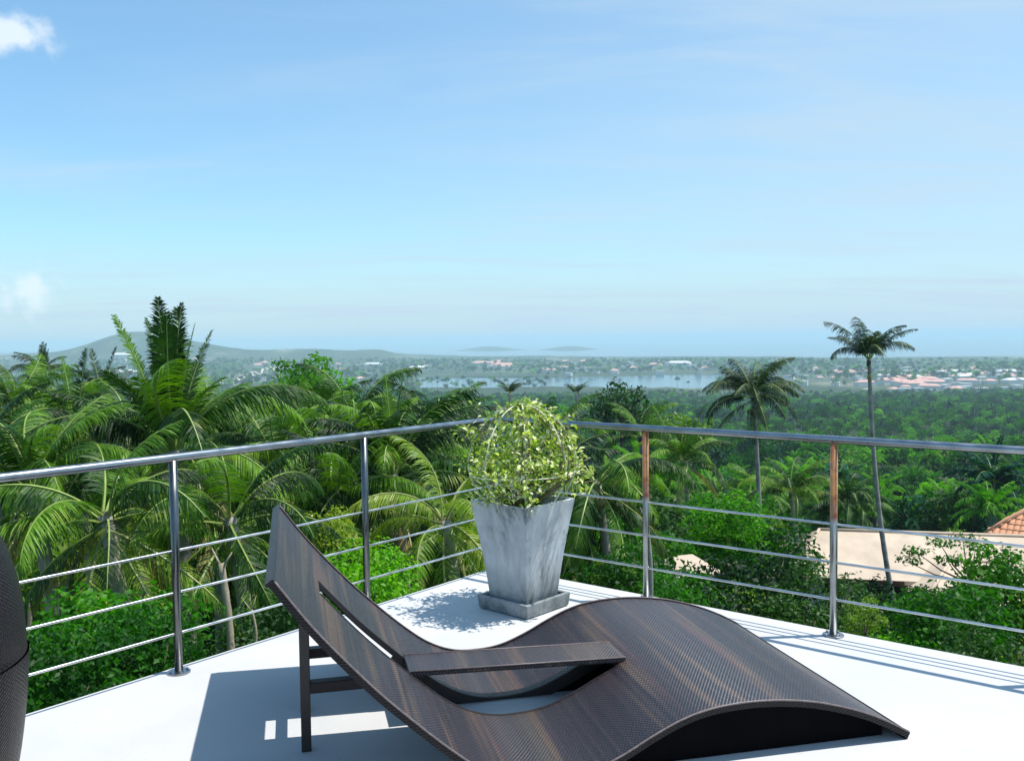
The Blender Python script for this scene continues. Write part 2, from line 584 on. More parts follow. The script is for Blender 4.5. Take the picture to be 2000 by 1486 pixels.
M['pink_roof'] = mat_plain('pink_roof', (0.62, 0.36, 0.30), 0.8, 0.2, 0.2, 0.05, 0.0)
M['pale_roof'] = mat_plain('pale_roof', (0.72, 0.70, 0.66), 0.7, 0.2, 0.1, 0.05, 0.0)

# ------------------------------------------------------------------ terrain and water
SEA_Z = -110.0
_gy = np.array([-60, 0, 12, 20, 45, 100, 200, 400, 800, 1400, 1900, 2300, 60000.])
_gz = np.array([-5, -5.5, -6.5, -9.0, -14.5, -24, -37, -54, -78, -100, -106, -107, -107.])


def vnoise(x, y, s, seed=0):
    """smooth value noise, arrays"""
    x = np.asarray(x, float) / s + seed * 17.3
    y = np.asarray(y, float) / s + seed * 9.1
    xi = np.floor(x); yi = np.floor(y)
    fx = x - xi; fy = y - yi
    fx = fx * fx * (3 - 2 * fx); fy = fy * fy * (3 - 2 * fy)
    def h(a, b):
        v = np.sin(a * 127.1 + b * 311.7 + seed * 74.7) * 43758.5453
        return v - np.floor(v)
    return (h(xi, yi) * (1 - fx) + h(xi + 1, yi) * fx) * (1 - fy) + (h(xi, yi + 1) * (1 - fx) + h(xi + 1, yi + 1) * fx) * fy


def sst(v, a, b):
    t = np.clip((v - a) / (b - a), 0, 1)
    return t * t * (3 - 2 * t)


COAST_X = np.array([-3000, 500, 640, 760, 850, 1000, 1200, 1400, 1700, 2000, 5000.])
COAST_D = np.array([12500, 12500, 9500, 7600, 6500, 5600, 5000, 4600, 4200, 4100, 4000.])


def ground_z(x, y):
    x = np.asarray(x, float); y = np.asarray(y, float)
    yy = np.maximum(y, 1.0)
    X = 1000 + F_PX * x / np.maximum(yy, 30.0)
    z = np.interp(y, _gy, _gz)
    amp = np.clip(y / 60, 0.1, 1.0)
    z = z + (vnoise(x, y, 24, 1) - 0.5) * 2.2 * amp + (vnoise(x, y, 160, 2) - 0.5) * np.clip((y - 60) / 250, 0, 1) * np.clip((1900 - y) / 600, 0, 1) * 13
    # right-hand side of the slope stays a little higher close by
    z = z + np.clip(x / 60, -0.6, 1.2) * np.clip(1 - y / 160, 0, 1) * 1.2 * (y > 6)
    far = y > 1500
    n1 = (vnoise(x, y, 420, 3) - 0.5)
    n2 = (vnoise(x, y, 150, 4) - 0.5)
    rough = np.maximum(0, (vnoise(x, y, 700, 5) - 0.35)) * 16 * sst(y, 2600, 5000)
    z = z + rough
    # lagoon
    Xn = X + n1 * 150
    yn = y + n1 * 260 + n2 * 90
    lag = sst(Xn, 740, 830) * (1 - sst(Xn, 1370, 1450)) * sst(yn, 1990, 2060) * (1 - sst(yn, 2650 + 0 * X, 2720))
    z = np.where(far, z * (1 - lag) + (-116) * lag, z)
    coast = np.interp(X, COAST_X, COAST_D)
    sea = sst(y + n1 * 350 + n2 * 120, coast, coast + 120)
    z = np.where(far, z * (1 - sea) + (-130) * sea, z)
    # hills on the left
    def hill(cx, cd, sx, sd_, h):
        return h * np.exp(-((X - cx) / sx) ** 2 - ((y - cd) / sd_) ** 2)
    wob = 1 + 0.22 * n1 + 0.12 * n2
    hills = hill(296, 4900, 88, 600, 98) + hill(215, 4800, 80, 600, 46) + hill(395, 4800, 75, 600, 42) + hill(280, 4900, 400, 600, 46) \
        + hill(100, 4800, 130, 600, 20) + hill(520, 5000, 130, 600, 20) + hill(650, 5000, 100, 600, 28) + hill(740, 5200, 45, 500, 27) \
        + hill(470, 3700, 90, 420, 16) + hill(-300, 5200, 250, 700, 50)
    z = np.where(far, z + hills * wob, z)
    isl = (hill(960, 9300, 60, 500, 52) + hill(1110, 9000, 48, 450, 52)) * (1 + 0.3 * n1)
    z = np.where(far, np.where(y > 8000, np.maximum(z, -122 + isl * 1.0), z), z)
    return z


def make_terrain():
    rows = np.concatenate([np.linspace(-40, 12, 14), np.geomspace(14, 300, 70)[0:], np.geomspace(310, 14000, 230)])
    # columns in angle, opening wide
    cols = np.tan(np.linspace(math.radians(-52), math.radians(52), 420))
    Y, T = np.meshgrid(rows, cols, indexing='ij')
    Xw = T * np.maximum(Y + 45, 30)
    Zw = ground_z(Xw, Y)
    nr, nc = Y.shape
    V = np.stack([Xw, Y, Zw], -1).reshape(-1, 3)
    i = np.arange(nr - 1)[:, None] * nc + np.arange(nc - 1)[None]
    Fc = np.stack([i, i + 1, i + nc + 1, i + nc], -1).reshape(-1, 4)
    me = bpy.data.meshes.new('terrain')
    me.from_pydata(V.tolist(), [], Fc.tolist())
    me.materials.append(M['ground'])
    me.polygons.foreach_set('use_smooth', [True] * len(me.polygons))
    o = link('terrain', me)
    tag(o, 'green slope falling from the terrace to the coastal plain and hills', kind='structure')


make_terrain()
b = MB()
nseg = 40
R_SEA = 42000
b.add([(-R_SEA, 1200, SEA_Z), (R_SEA, 1200, SEA_Z), (R_SEA, R_SEA, SEA_Z), (-R_SEA, R_SEA, SEA_Z)], [(0, 1, 2, 3)])
tag(b.build('sea', M['sea']), 'pale blue sea with a lagoon behind the coastal strip', kind='structure')

# ------------------------------------------------------------------ haze
def make_haze():
    b = MB()
    b.box((0, 20000, -38), (90000, 46000, 190))
    g = G('haze_air')
    v = g.N.new('ShaderNodeVolumePrincipled')
    v.inputs['Color'].default_value = (0.66, 0.90, 1.0, 1)
    v.inputs['Density'].default_value = HAZE_DENSITY
    v.inputs['Anisotropy'].default_value = 0.0
    g.L.new(v.outputs[0], g.out.inputs['Volume'])
    o = b.build('haze', g.m)
    tag(o, 'pale blue sea haze over the plain', kind='stuff')


HAZE_DENSITY = 1.35e-4
make_haze()

# ------------------------------------------------------------------ terrace
YAW_L = 0.8935
CORNER = Vector((-0.12, 6.03, 0))
DL = Vector((-math.cos(YAW_L), -math.sin(YAW_L), 0))
DR = Vector((math.sin(YAW_L), -math.cos(YAW_L), 0))


def make_terrace():
    A = CORNER
    B = A + DL * 9
    D = A + DR * 9
    Cc = B + DR * 9
    b = MB()
    top = [A, B, Cc, D]
    lo = [p + Vector((0, 0, -0.28)) for p in top]
    b.add(top + lo, [(0, 1, 2, 3), (7, 6, 5, 4), (0, 4, 5, 1), (1, 5, 6, 2), (2, 6, 7, 3), (3, 7, 4, 0)])
    o = b.build('terrace_floor', M['deck'])
    tag(o, 'white painted concrete terrace floor', kind='structure')
    bevel(o, 0.012, 2)
    b = MB()
    ins = (DL + DR) * 0.35
    q = [A + ins, B + ins * 0.2 + DR * 0.2, Cc - ins * 0.2, D + DL * 0.35]
    hi = [p + Vector((0, 0, -0.282)) for p in q]
    lo = [p + Vector((0, 0, -9)) for p in q]
    b.add(hi + lo, [(0, 1, 2, 3), (7, 6, 5, 4), (0, 4, 5, 1), (1, 5, 6, 2), (2, 6, 7, 3), (3, 7, 4, 0)])
    tag(b.build('house_wall', M['white_wall']), 'white wall of the house below the terrace', kind='structure')


make_terrace()


def make_railing():
    R, ins = 0.983, 0.085
    cor = CORNER + (DL + DR) * ins
    root = empty('metal_railing', cor)
    tag(root, 'polished steel railing with round posts and three thin rails along the terrace edge', 'railing')
    def loc(p): return Vector(p) - cor
    def side(d, dists, end, copper_refls):
        b = MB()
        b.tube([loc(cor + Vector((0, 0, R))), loc(cor + d * end + Vector((0, 0, R)))], 0.0195, 16)
        h = b.build('handrail', M['steel'], root, smooth=True)
        auto_smooth(h, 50)
        for fz in (0.185, 0.375, 0.57):
            b = MB()
            b.tube([loc(cor + Vector((0, 0, R * fz))), loc(cor + d * end + Vector((0, 0, R * fz)))], 0.0065, 8)
            auto_smooth(b.build('rail', M['rail_steel'], root), 50)
        for k, (dd, refl) in enumerate(zip(dists, copper_refls)):
            post(cor + d * dd, refl)
    pm = {}
    def post(p, refl):
        if refl not in pm:
            b = MB(); b.tube([(0, 0, 0.0085), (0, 0, R - 0.012)], 0.0185, 16)
            pm[refl] = b.mesh('post', M['copper_refl_steel'] if refl else M['post_steel'], True)
            b = MB(); b.lathe([(0.052, 0.0005), (0.052, 0.006), (0.046, 0.0085), (0.022, 0.0085)], n=24)
            pm['base'] = b.mesh('base_plate', M['steel'], False)
            b = MB(); b.lathe([(0.006, 0), (0.006, 0.006), (0.003, 0.009)], n=6)
            pm['bolt'] = b.mesh('bolt', M['steel'], False)
        o = link('post', pm[refl], root, loc=loc(p))
        if refl: o['label'] = 'post with a copper reflection painted into its upper half'
        bp = link('base_plate', pm['base'], root, loc=loc(p))
        for a in range(4):
            link('bolt', pm['bolt'], bp, loc=(0.038 * math.cos(a * 1.571 + .6), 0.038 * math.sin(a * 1.571 + .6), 0.0087))
    dl = [(Vector(q) - cor).length for q in ((-0.885, 5.09, 0), (-1.582, 4.174, 0))]
    dr = [(Vector(q) - cor).length for q in ((0.785, 5.256, 0), (1.591, 4.542, 0))]
    side(DL, dl + [dl[1] + 1.15, dl[1] + 2.3, dl[1] + 3.45], 7.0, [0] * 5)
    side(DR, dr + [dr[1] + 1.08, dr[1] + 2.16, dr[1] + 3.24], 7.0, [1, 1, 0, 0, 0])
    post(cor, 0)


make_railing()

# ------------------------------------------------------------------ double lounger
def catmull(P, sub=6):
    P = np.array(P, float)
    Q = np.vstack([2 * P[0] - P[1], P, 2 * P[-1] - P[-2]])
    out = []
    for i in range(1, len(Q) - 2):
        for t in np.arange(sub) / sub:
            a, b_, c, d = Q[i - 1], Q[i], Q[i + 1], Q[i + 2]
            out.append(0.5 * ((2 * b_) + (-a + c) * t + (2 * a - 5 * b_ + 4 * c - d) * t ** 2 + (-a + 3 * b_ - 3 * c + d) * t ** 3))
    out.append(P[-1])
    return np.array(out)


PROF = [(-2.264, .755), (-2.14, .588), (-1.98, .407), (-1.86, .288), (-1.72, .162), (-1.60, .072), (-1.48, .022), (-1.36, .012), (-1.24, .026),
        (-1.12, .070), (-1.01, .124), (-.90, .170), (-.79, .196), (-.66, .205), (-.53, .199), (-.40, .180), (-.29, .152), (-.194, .120), (-.098, .078), (0, .026)]
LW = 1.36
S0, S1 = 0.575, 0.775          # slot across
SLOT_A, SLOT_B = -2.11, -0.93   # slot along


def make_lounger():
    yaw = math.radians(13.5)
    O = Vector((1.4547, 3.3522, 0))
    root = empty('double_lounger', O, yaw)
    tag(root, 'wide dark brown wicker wave lounger with a centre slot and flat armrest', 'lounger')
    C = catmull(PROF, 8)
    # insert the slot ends exactly
    z = lambda s: float(np.interp(s, C[:, 0], C[:, 1]))
    ss = sorted(set([round(float(v), 5) for v in C[:, 0]] + [SLOT_A, SLOT_B]))
    P = np.array([(s, z(s)) for s in ss])
    d = np.gradient(P, axis=0)
    d /= np.linalg.norm(d, axis=1)[:, None]
    nrm = np.stack([-d[:, 1], d[:, 0]], -1)
    arc = np.concatenate([[0], np.cumsum(np.linalg.norm(np.diff(P, axis=0), axis=1))])
    TH = 0.022
    def slab(b, o0, o1, i0, i1, th=TH, lift=0.0, nseg=1):
        """strip of the shell between offsets o0..o1 and profile indices i0..i1"""
        for i in range(i0, i1):
            for (k, sgn) in ((0, 1), (1, -1)):
                t = lift - k * th
                a = P[i] + nrm[i] * t; c = P[i + 1] + nrm[i + 1] * t
                V = [(a[0], o0, a[1]), (c[0], o0, c[1]), (c[0], o1, c[1]), (a[0], o1, a[1])]
                uv = [(o0, arc[i]), (o0, arc[i + 1]), (o1, arc[i + 1]), (o1, arc[i])]
                b.add(V, [(0, 1, 2, 3) if sgn > 0 else (3, 2, 1, 0)], 0, uv)
    n = len(P)
    ia = ss.index(SLOT_A); ib = ss.index(SLOT_B)
    b = MB()
    slab(b, 0.012, S0, 0, n - 1)
    slab(b, S1, LW - 0.012, 0, n - 1)
    slab(b, S0, S1, 0, ia)
    slab(b, S0, S1, ib, n - 1)
    o = b.build('wicker_shell', M['wicker'], root)
    o.data.polygons.foreach_set('use_smooth', [True] * len(o.data.polygons))
    # weld so smooth shading works
    wm = o.modifiers.new('weld', 'WELD'); wm.merge_threshold = 0.0002
    def ribbon(name, off, wd, hi, lo, i0, i1, mat):
        b = MB()
        for i in range(i0, i1):
            q = []
            for j in (i, i + 1):
                a = P[j] + nrm[j] * hi; c = P[j] - nrm[j] * lo
                q.append([(a[0], off, a[1]), (a[0], off + wd, a[1]), (c[0], off + wd, c[1]), (c[0], off, c[1])])
            V = q[0] + q[1]
            uv = [(0, arc[i]), (wd, arc[i]), (wd + .04, arc[i]), (0.04, arc[i]), (0, arc[i + 1]), (wd, arc[i + 1]), (wd + .04, arc[i + 1]), (0.04, arc[i + 1])]
            fs = [(0, 4, 5, 1), (1, 5, 6, 2), (2, 6, 7, 3), (3, 7, 4, 0)]
            if i == i0: fs.append((0, 1, 2, 3))
            if i == i1 - 1: fs.append((7, 6, 5, 4))
            b.add(V, fs, 0, uv)
        o = b.build(name, mat, root)
        o.data.polygons.foreach_set('use_smooth', [True] * len(o.data.polygons))
        wm = o.modifiers.new('weld', 'WELD'); wm.merge_threshold = 0.0002
        o.data.set_sharp_from_angle(angle=math.radians(40)) if hasattr(o.data, 'set_sharp_from_angle') else None
        return o
    ribbon('side_edge', 0.0, 0.0118, 0.004, 0.020, 0, n - 1, M['wicker_plain'])
    ribbon('side_edge', LW - 0.0118, 0.0118, 0.004, 0.020, 0, n - 1, M['wicker_plain'])
    im = int(np.argmin(abs(P[:, 0] + 1.80)))
    for off in (S0 + 0.0003, S1 - 0.0123):
        ribbon('slot_edge', off, 0.012, 0.002, 0.016, ia, im, M['frame'])
        ribbon('slot_edge', off, 0.012, 0.002, 0.050, im, ib, M['frame'])
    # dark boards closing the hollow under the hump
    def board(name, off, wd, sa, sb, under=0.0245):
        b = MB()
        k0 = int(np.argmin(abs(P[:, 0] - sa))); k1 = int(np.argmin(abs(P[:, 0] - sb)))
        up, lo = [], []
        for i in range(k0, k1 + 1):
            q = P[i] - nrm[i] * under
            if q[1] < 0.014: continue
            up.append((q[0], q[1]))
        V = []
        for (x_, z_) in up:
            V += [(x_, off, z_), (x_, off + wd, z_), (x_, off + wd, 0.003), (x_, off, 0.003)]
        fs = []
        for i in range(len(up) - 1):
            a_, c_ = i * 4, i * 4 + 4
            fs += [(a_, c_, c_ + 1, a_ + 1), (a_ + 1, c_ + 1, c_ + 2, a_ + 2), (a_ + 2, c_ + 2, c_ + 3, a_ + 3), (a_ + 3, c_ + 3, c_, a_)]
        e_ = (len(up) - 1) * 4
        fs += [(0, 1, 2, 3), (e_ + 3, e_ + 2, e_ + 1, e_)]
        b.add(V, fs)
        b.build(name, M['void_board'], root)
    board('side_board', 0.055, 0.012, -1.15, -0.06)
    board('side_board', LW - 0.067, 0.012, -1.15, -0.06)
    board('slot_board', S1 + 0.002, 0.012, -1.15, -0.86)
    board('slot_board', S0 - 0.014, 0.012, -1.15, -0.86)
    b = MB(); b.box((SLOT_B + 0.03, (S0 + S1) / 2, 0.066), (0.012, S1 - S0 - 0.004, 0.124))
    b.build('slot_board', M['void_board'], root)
    # end edges
    for k in (0, n - 1):
        b = MB()
        ang = math.atan2(d[k][1], d[k][0])
        c = P[k] + d[k] * (0.004 if k else -0.004) - nrm[k] * 0.012
        b.box((c[0], LW / 2, c[1]), (0.012, LW, 0.032), M=Matrix.Rotation(-ang, 3, 'Y'))
        bevel(b.build('end_edge', M['wicker_plain'], root), 0.003)
    # armrest plank, level over the dip
    s_a, s_b = -1.775, -0.885
    b = MB()
    aw0, aw1 = 0.600, 0.800
    z0, z1 = z(s_a) + 0.003, z(s_b) + 0.012
    NS = 24
    for i in range(NS):
        t0, t1 = i / NS, (i + 1) / NS
        x0, x1 = s_a + (s_b - s_a) * t0, s_a + (s_b - s_a) * t1
        h0, h1 = z0 + (z1 - z0) * t0 + 0.002, z0 + (z1 - z0) * t1 + 0.002
        b.add([(x0, aw0, h0), (x1, aw0, h1), (x1, aw1, h1), (x0, aw1, h0)], [(0, 1, 2, 3)], 0,
              [(aw0, t0 * .9 + 3), (aw0, t1 * .9 + 3), (aw1, t1 * .9 + 3), (aw1, t0 * .9 + 3)])
        b.add([(x0, aw0, h0 - .020), (x1, aw0, h1 - .020), (x1, aw1, h1 - .020), (x0, aw1, h0 - .020)], [(3, 2, 1, 0)], 0,
              [(aw0, t0 * .9 + 3), (aw0, t1 * .9 + 3), (aw1, t1 * .9 + 3), (aw1, t0 * .9 + 3)])
        for ww, fl in ((aw0, 0), (aw1, 1)):
            V = [(x0, ww, h0), (x1, ww, h1), (x1, ww, h1 - .020), (x0, ww, h0 - .020)]
            b.add(V, [(3, 2, 1, 0) if not fl else (0, 1, 2, 3)], 0, [(0, t0), (0, t1), (.02, t1), (.02, t0)])
    for xx, hh, fl in ((s_a, z0 + .002, 0), (s_b, z1 + .002, 1)):
        V = [(xx, aw0, hh), (xx, aw1, hh), (xx, aw1, hh - .02), (xx, aw0, hh - .02)]
        b.add(V, [(0, 1, 2, 3) if not fl else (3, 2, 1, 0)], 0, [(0, 0), (.2, 0), (.2, .02), (0, .02)])
    b.build('armrest', M['wicker'], root)
    for off in (0.0, LW):  # added pale tubes that draw the highlight line along the shell edges
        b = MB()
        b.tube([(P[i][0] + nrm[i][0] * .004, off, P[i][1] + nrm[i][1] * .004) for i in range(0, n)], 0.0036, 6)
        b.build('edge_highlight', M['edge_highlight'], root, smooth=True)
    for off in (aw0, aw1):  # same painted highlight along the armrest edges
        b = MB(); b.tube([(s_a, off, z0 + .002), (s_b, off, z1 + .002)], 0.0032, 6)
        b.build('edge_highlight', M['edge_highlight'], root, smooth=True)
    # rear legs and rails under the back
    for off in (0.49, 0.87):
        b = MB()
        zt = z(-2.172) - 0.055
        b.box((-2.172, off, zt / 2), (0.036, 0.036, zt))
        bevel(b.build('leg', M['frame'], root), 0.003)
        b = MB()
        b.box((-2.03, off, 0.235), (0.25, 0.045, 0.040))
        bevel(b.build('side_rail', M['wicker_plain'], root), 0.003)
    b = MB()
    b.box((-2.172, 0.68, 0.235), (0.034, 0.342, 0.036))
    bevel(b.build('cross_bar', M['frame'], root), 0.003)


make_lounger()

# ------------------------------------------------------------------ planter, saucer, plant
POT = Vector((0.052, 5.10, 0))
POT_RZ = math.radians(45 + 3)


def frustum(b, s0, z0, s1, z1, th, closed_bottom=True, curve=0.0, nz=8):
    def ring(s, z):
        h = s / 2
        return [(-h, -h, z), (h, -h, z), (h, h, z), (-h, h, z)]
    R_ = []
    for i in range(nz + 1):
        t = i / nz
        s = s0 + (s1 - s0) * t - curve * math.sin(math.pi * t)
        R_.append(ring(s, z0 + (z1 - z0) * t))
    R_.append(ring(s1 - 2 * th, z1))
    R_.append(ring(s1 - 2 * th - (s1 - s0) * 0.3, z1 - (z1 - z0) * 0.3))
    V = [p for r in R_ for p in r]
    Fc = []
    for i in range(len(R_) - 1):
        for j in range(4):
            Fc.append((i * 4 + j, i * 4 + (j + 1) % 4, (i + 1) * 4 + (j + 1) % 4, (i + 1) * 4 + j))
    if closed_bottom: Fc.append((3, 2, 1, 0))
    k = (len(R_) - 1) * 4
    Fc.append((k, k + 1, k + 2, k + 3))
    b.add(V, Fc)


def make_planter():
    # saucer
    sc = empty('plant_saucer', POT, POT_RZ)
    tag(sc, 'square grey weathered saucer under the tall planter', 'saucer')
    b = MB()
    so, si, h = 0.372, 0.325, 0.078
    def rg(s, z): return [(-s / 2, -s / 2, z), (s / 2, -s / 2, z), (s / 2, s / 2, z), (-s / 2, s / 2, z)]
    R_ = [rg(so - .04, 0.0), rg(so - .015, 0.006), rg(so, h), rg(si, h), rg(si - 0.02, 0.022)]
    V = [p for r in R_ for p in r]
    Fc = [(i * 4 + j, i * 4 + (j + 1) % 4, (i + 1) * 4 + (j + 1) % 4, (i + 1) * 4 + j) for i in range(4) for j in range(4)]
    Fc += [(3, 2, 1, 0), (16, 17, 18, 19)]
    b.add(V, Fc)
    bevel(b.build('tray', M['pot'], sc), 0.004, 2)
    # pot
    pt = empty('planter', POT + Vector((0, 0, 0.0235)), POT_RZ)
    tag(pt, 'tall tapered square planter of streaked grey concrete near the terrace corner', 'planter')
    b = MB()
    frustum(b, 0.262, 0.0, 0.418, 0.585, 0.022, curve=0.012)
    bevel(b.build('pot_body', M['pot'], pt), 0.006, 2)
    b = MB()
    n = 12
    V = []
    for i in range(n + 1):
        for j in range(n + 1):
            V.append(((i / n - .5) * .352, (j / n - .5) * .352, 0.535 + rnd.uniform(-.008, .012)))
    b.add(V, [(i * (n + 1) + j, (i + 1) * (n + 1) + j, (i + 1) * (n + 1) + j + 1, i * (n + 1) + j + 1) for i in range(n) for j in range(n)])
    b.build('soil', M['soil'], pt, smooth=True)

    # wire frame
    top = POT.z + 0.0235 + 0.535
    wf = empty('plant_hoop_frame', POT + Vector((0, 0, top)), POT_RZ)
    tag(wf, 'pale wire hoops crossing in a dome over the planter', 'plant support')
    HR, HH = 0.325, 0.600
    def hoop(a):
        pts = []
        for i in range(33):
            t = math.pi * i / 32
            rr = HR * math.cos(t)
            zz = HH * math.sin(t) ** 0.72
            # legs come back in to the rim
            k = 1 - 0.50 * (1 - min(1, zz / 0.30)) ** 1.6
            pts.append(Vector((rr * k * math.cos(a), rr * k * math.sin(a), zz - 0.02)))
        return pts
    hoops = [hoop(math.radians(q)) for q in (45, 135, 0, 92)]
    for pts in hoops[:4]:
        b = MB(); b.tube(pts, 0.0045, 6)
        b.build('hoop', M['wire'], wf, smooth=True)
    b = MB()
    ring = [Vector((0.315 * math.cos(a), 0.275 * math.sin(a), 0.20)) for a in np.linspace(0, 2 * math.pi, 40)]
    b.tube(ring, 0.0035, 6)
    b.build('ring', M['wire'], wf, smooth=True)

    # climbing plant
    pl = empty('climbing_plant', POT + Vector((0, 0, top)), POT_RZ)
    tag(pl, 'pale variegated climbing plant trained over the hoops in the planter', 'plant')
    r2 = random.Random(11)
    anchors = []
    # stems wound up and along the hoops
    for k in range(16):
        pts = hoops[k % 4]
        if r2.random() < .5: pts = pts[::-1]
        end = r2.randint(12, 22)
        st = [Vector((r2.uniform(-.06, .06), r2.uniform(-.06, .06), -0.03))]
        base = [p.copy() for p in pts[2:end]]
        ph = r2.uniform(0, 6)
        for i, p in enumerate(base):
            off = Vector((math.cos(i * .9 + ph), math.sin(i * .9 + ph), 0.4 * math.sin(i * 1.3 + ph))) * r2.uniform(.012, .035)
            st.append(p * 0.97 + off)
        b = MB(); b.tube(st, [0.006 - 0.004 * i / len(st) for i in range(len(st))], 5)
        b.build('stem', M['stem'], pl, smooth=True)
        anchors += st[2:]
    # short inner stems filling the dome
    for k in range(22):
        a = r2.uniform(0, 2 * math.pi)
        rr = r2.uniform(.10, .30)
        hh = r2.uniform(.10, .42)
        e = Vector((rr * math.cos(a), rr * math.sin(a), hh))
        mid = Vector((rr * .5 * math.cos(a), rr * .5 * math.sin(a), hh * .7))
        st = [Vector((r2.uniform(-.07, .07), r2.uniform(-.07, .07), -0.03)), mid, e, e + Vector((r2.uniform(-.05, .05), r2.uniform(-.05, .05), r2.uniform(-.05, .06)))]
        st = [Vector(p) for p in catmull([tuple(p) for p in st], 4)]
        b = MB(); b.tube(st, 0.0028, 5)
        b.build('stem', M['stem'], pl, smooth=True)
        anchors += st[4:]
    # loose sprigs that stick out of the dome
    for k in range(26):
        a = r2.uniform(0, 2 * math.pi)
        z0_ = r2.uniform(.10, .56)
        r0_ = HR * math.sqrt(max(.05, 1 - (z0_ / .62) ** 2)) * .9
        p0 = Vector((r0_ * math.cos(a), r0_ * math.sin(a), z0_))
        dr_ = Vector((math.cos(a + r2.uniform(-.6, .6)), math.sin(a + r2.uniform(-.6, .6)), r2.uniform(-.2, 1.1))).normalized()
        ln = r2.uniform(.06, .15)
        st = [p0, p0 + dr_ * ln * .5, p0 + dr_ * ln + Vector((0, 0, -.012))]
        b = MB(); b.tube(st, 0.0022, 5)
        b.build('stem', M['stem'], pl, smooth=True)
        anchors += [p0.lerp(st[2], t_) for t_ in (.45, .7, .95)]
    # leaf meshes
    leafm = []
    for q in range(5):
        lw, ll = r2.uniform(.24, .38), 1.0
        V = [(0, 0, 0), (-lw * .8, .35, .10), (0, .38, 0), (lw * .8, .35, .10), (-lw * .62, .7, .02), (0, .74, -.06), (lw * .62, .7, .02), (0, 1.0, -.2 - .1 * q % .2)]
        Fc = [(0, 2, 1), (0, 3, 2), (1, 2, 5, 4), (2, 3, 6, 5), (4, 5, 7), (5, 6, 7)]
        b = MB(); b.add(V, Fc)
        leafm.append((V, Fc, b.mesh('leaf', [M['varieg'], M['varieg'], M['varieg_dark'], M['varieg'], M['flower']][q:q + 1])))
    spots = []
    # shell-weighted cloud of leaves between the rim and two thirds of the dome
    for _ in range(2200):
        a = r2.uniform(0, 2 * math.pi)
        zz = r2.triangular(0.0, 0.52, 0.17)
        prof = HR * (0.70 + 0.38 * math.sin(math.pi * min(1, (zz + .02) / 0.42)) ** .8) * (1.0 if zz < .3 else 1 - (zz - .3) * 1.4)
        rr = prof * (r2.random() ** .33) * r2.uniform(.80, 1.14)
        if vnoise(np.array(a * 1.2), np.array(zz * 9), 1.0, 5) < .42: continue
        spots.append(Vector((rr * math.cos(a), rr * math.sin(a), zz)))
    for p in anchors:
        for _ in range(3):
            spots.append(p + Vector((r2.gauss(0, .022), r2.gauss(0, .022), r2.gauss(0, .022))))
    for pts in hoops:          # tufts over the top of the dome
        for i in range(9, 24):
            if r2.random() < .6:
                for _ in range(3):
                    spots.append(pts[i] + Vector((r2.gauss(0, .025), r2.gauss(0, .025), r2.gauss(0.0, .022))))
    r2.shuffle(spots)
    # camera side first so that the singly built leaves are the ones that show
    inv = Matrix.Rotation(-POT_RZ, 3, 'Z')
    view = inv @ Vector((0, -1, 0.1))
    spots.sort(key=lambda p: -(p.dot(view) + r2.uniform(0, .25)))
    rest = [MB(), MB(), MB()]
    for i, p in enumerate(spots):
        q = r2.choices(range(5), (4, 4, 2.2, 3, 4))[0]
        outw = Vector((p.x, p.y, 0.1)).normalized()
        sc_ = r2.uniform(.020, .047)
        e = Euler((r2.uniform(-.9, .9), r2.uniform(-.9, .9), math.atan2(outw.y, outw.x) - math.pi / 2 + r2.gauss(0, .9)))
        if i < 300:
            link('leaf', leafm[q][2], pl, loc=p, rot=e, scale=sc_)
        else:
            Mx = Matrix.Translation(p) @ e.to_matrix().to_4x4() @ Matrix.Scale(sc_, 4)
            rest[{2: 1, 4: 2}.get(q, 0)].add([Mx @ Vector(v) for v in leafm[q][0]], leafm[q][1])
    big = MB()
    for k, r_ in enumerate(rest): big.add(r_.v, r_.f, k)
    o = big.build('foliage', [M['varieg'], M['varieg_dark'], M['flower']], pl)
    o['kind'] = 'stuff'


make_planter()

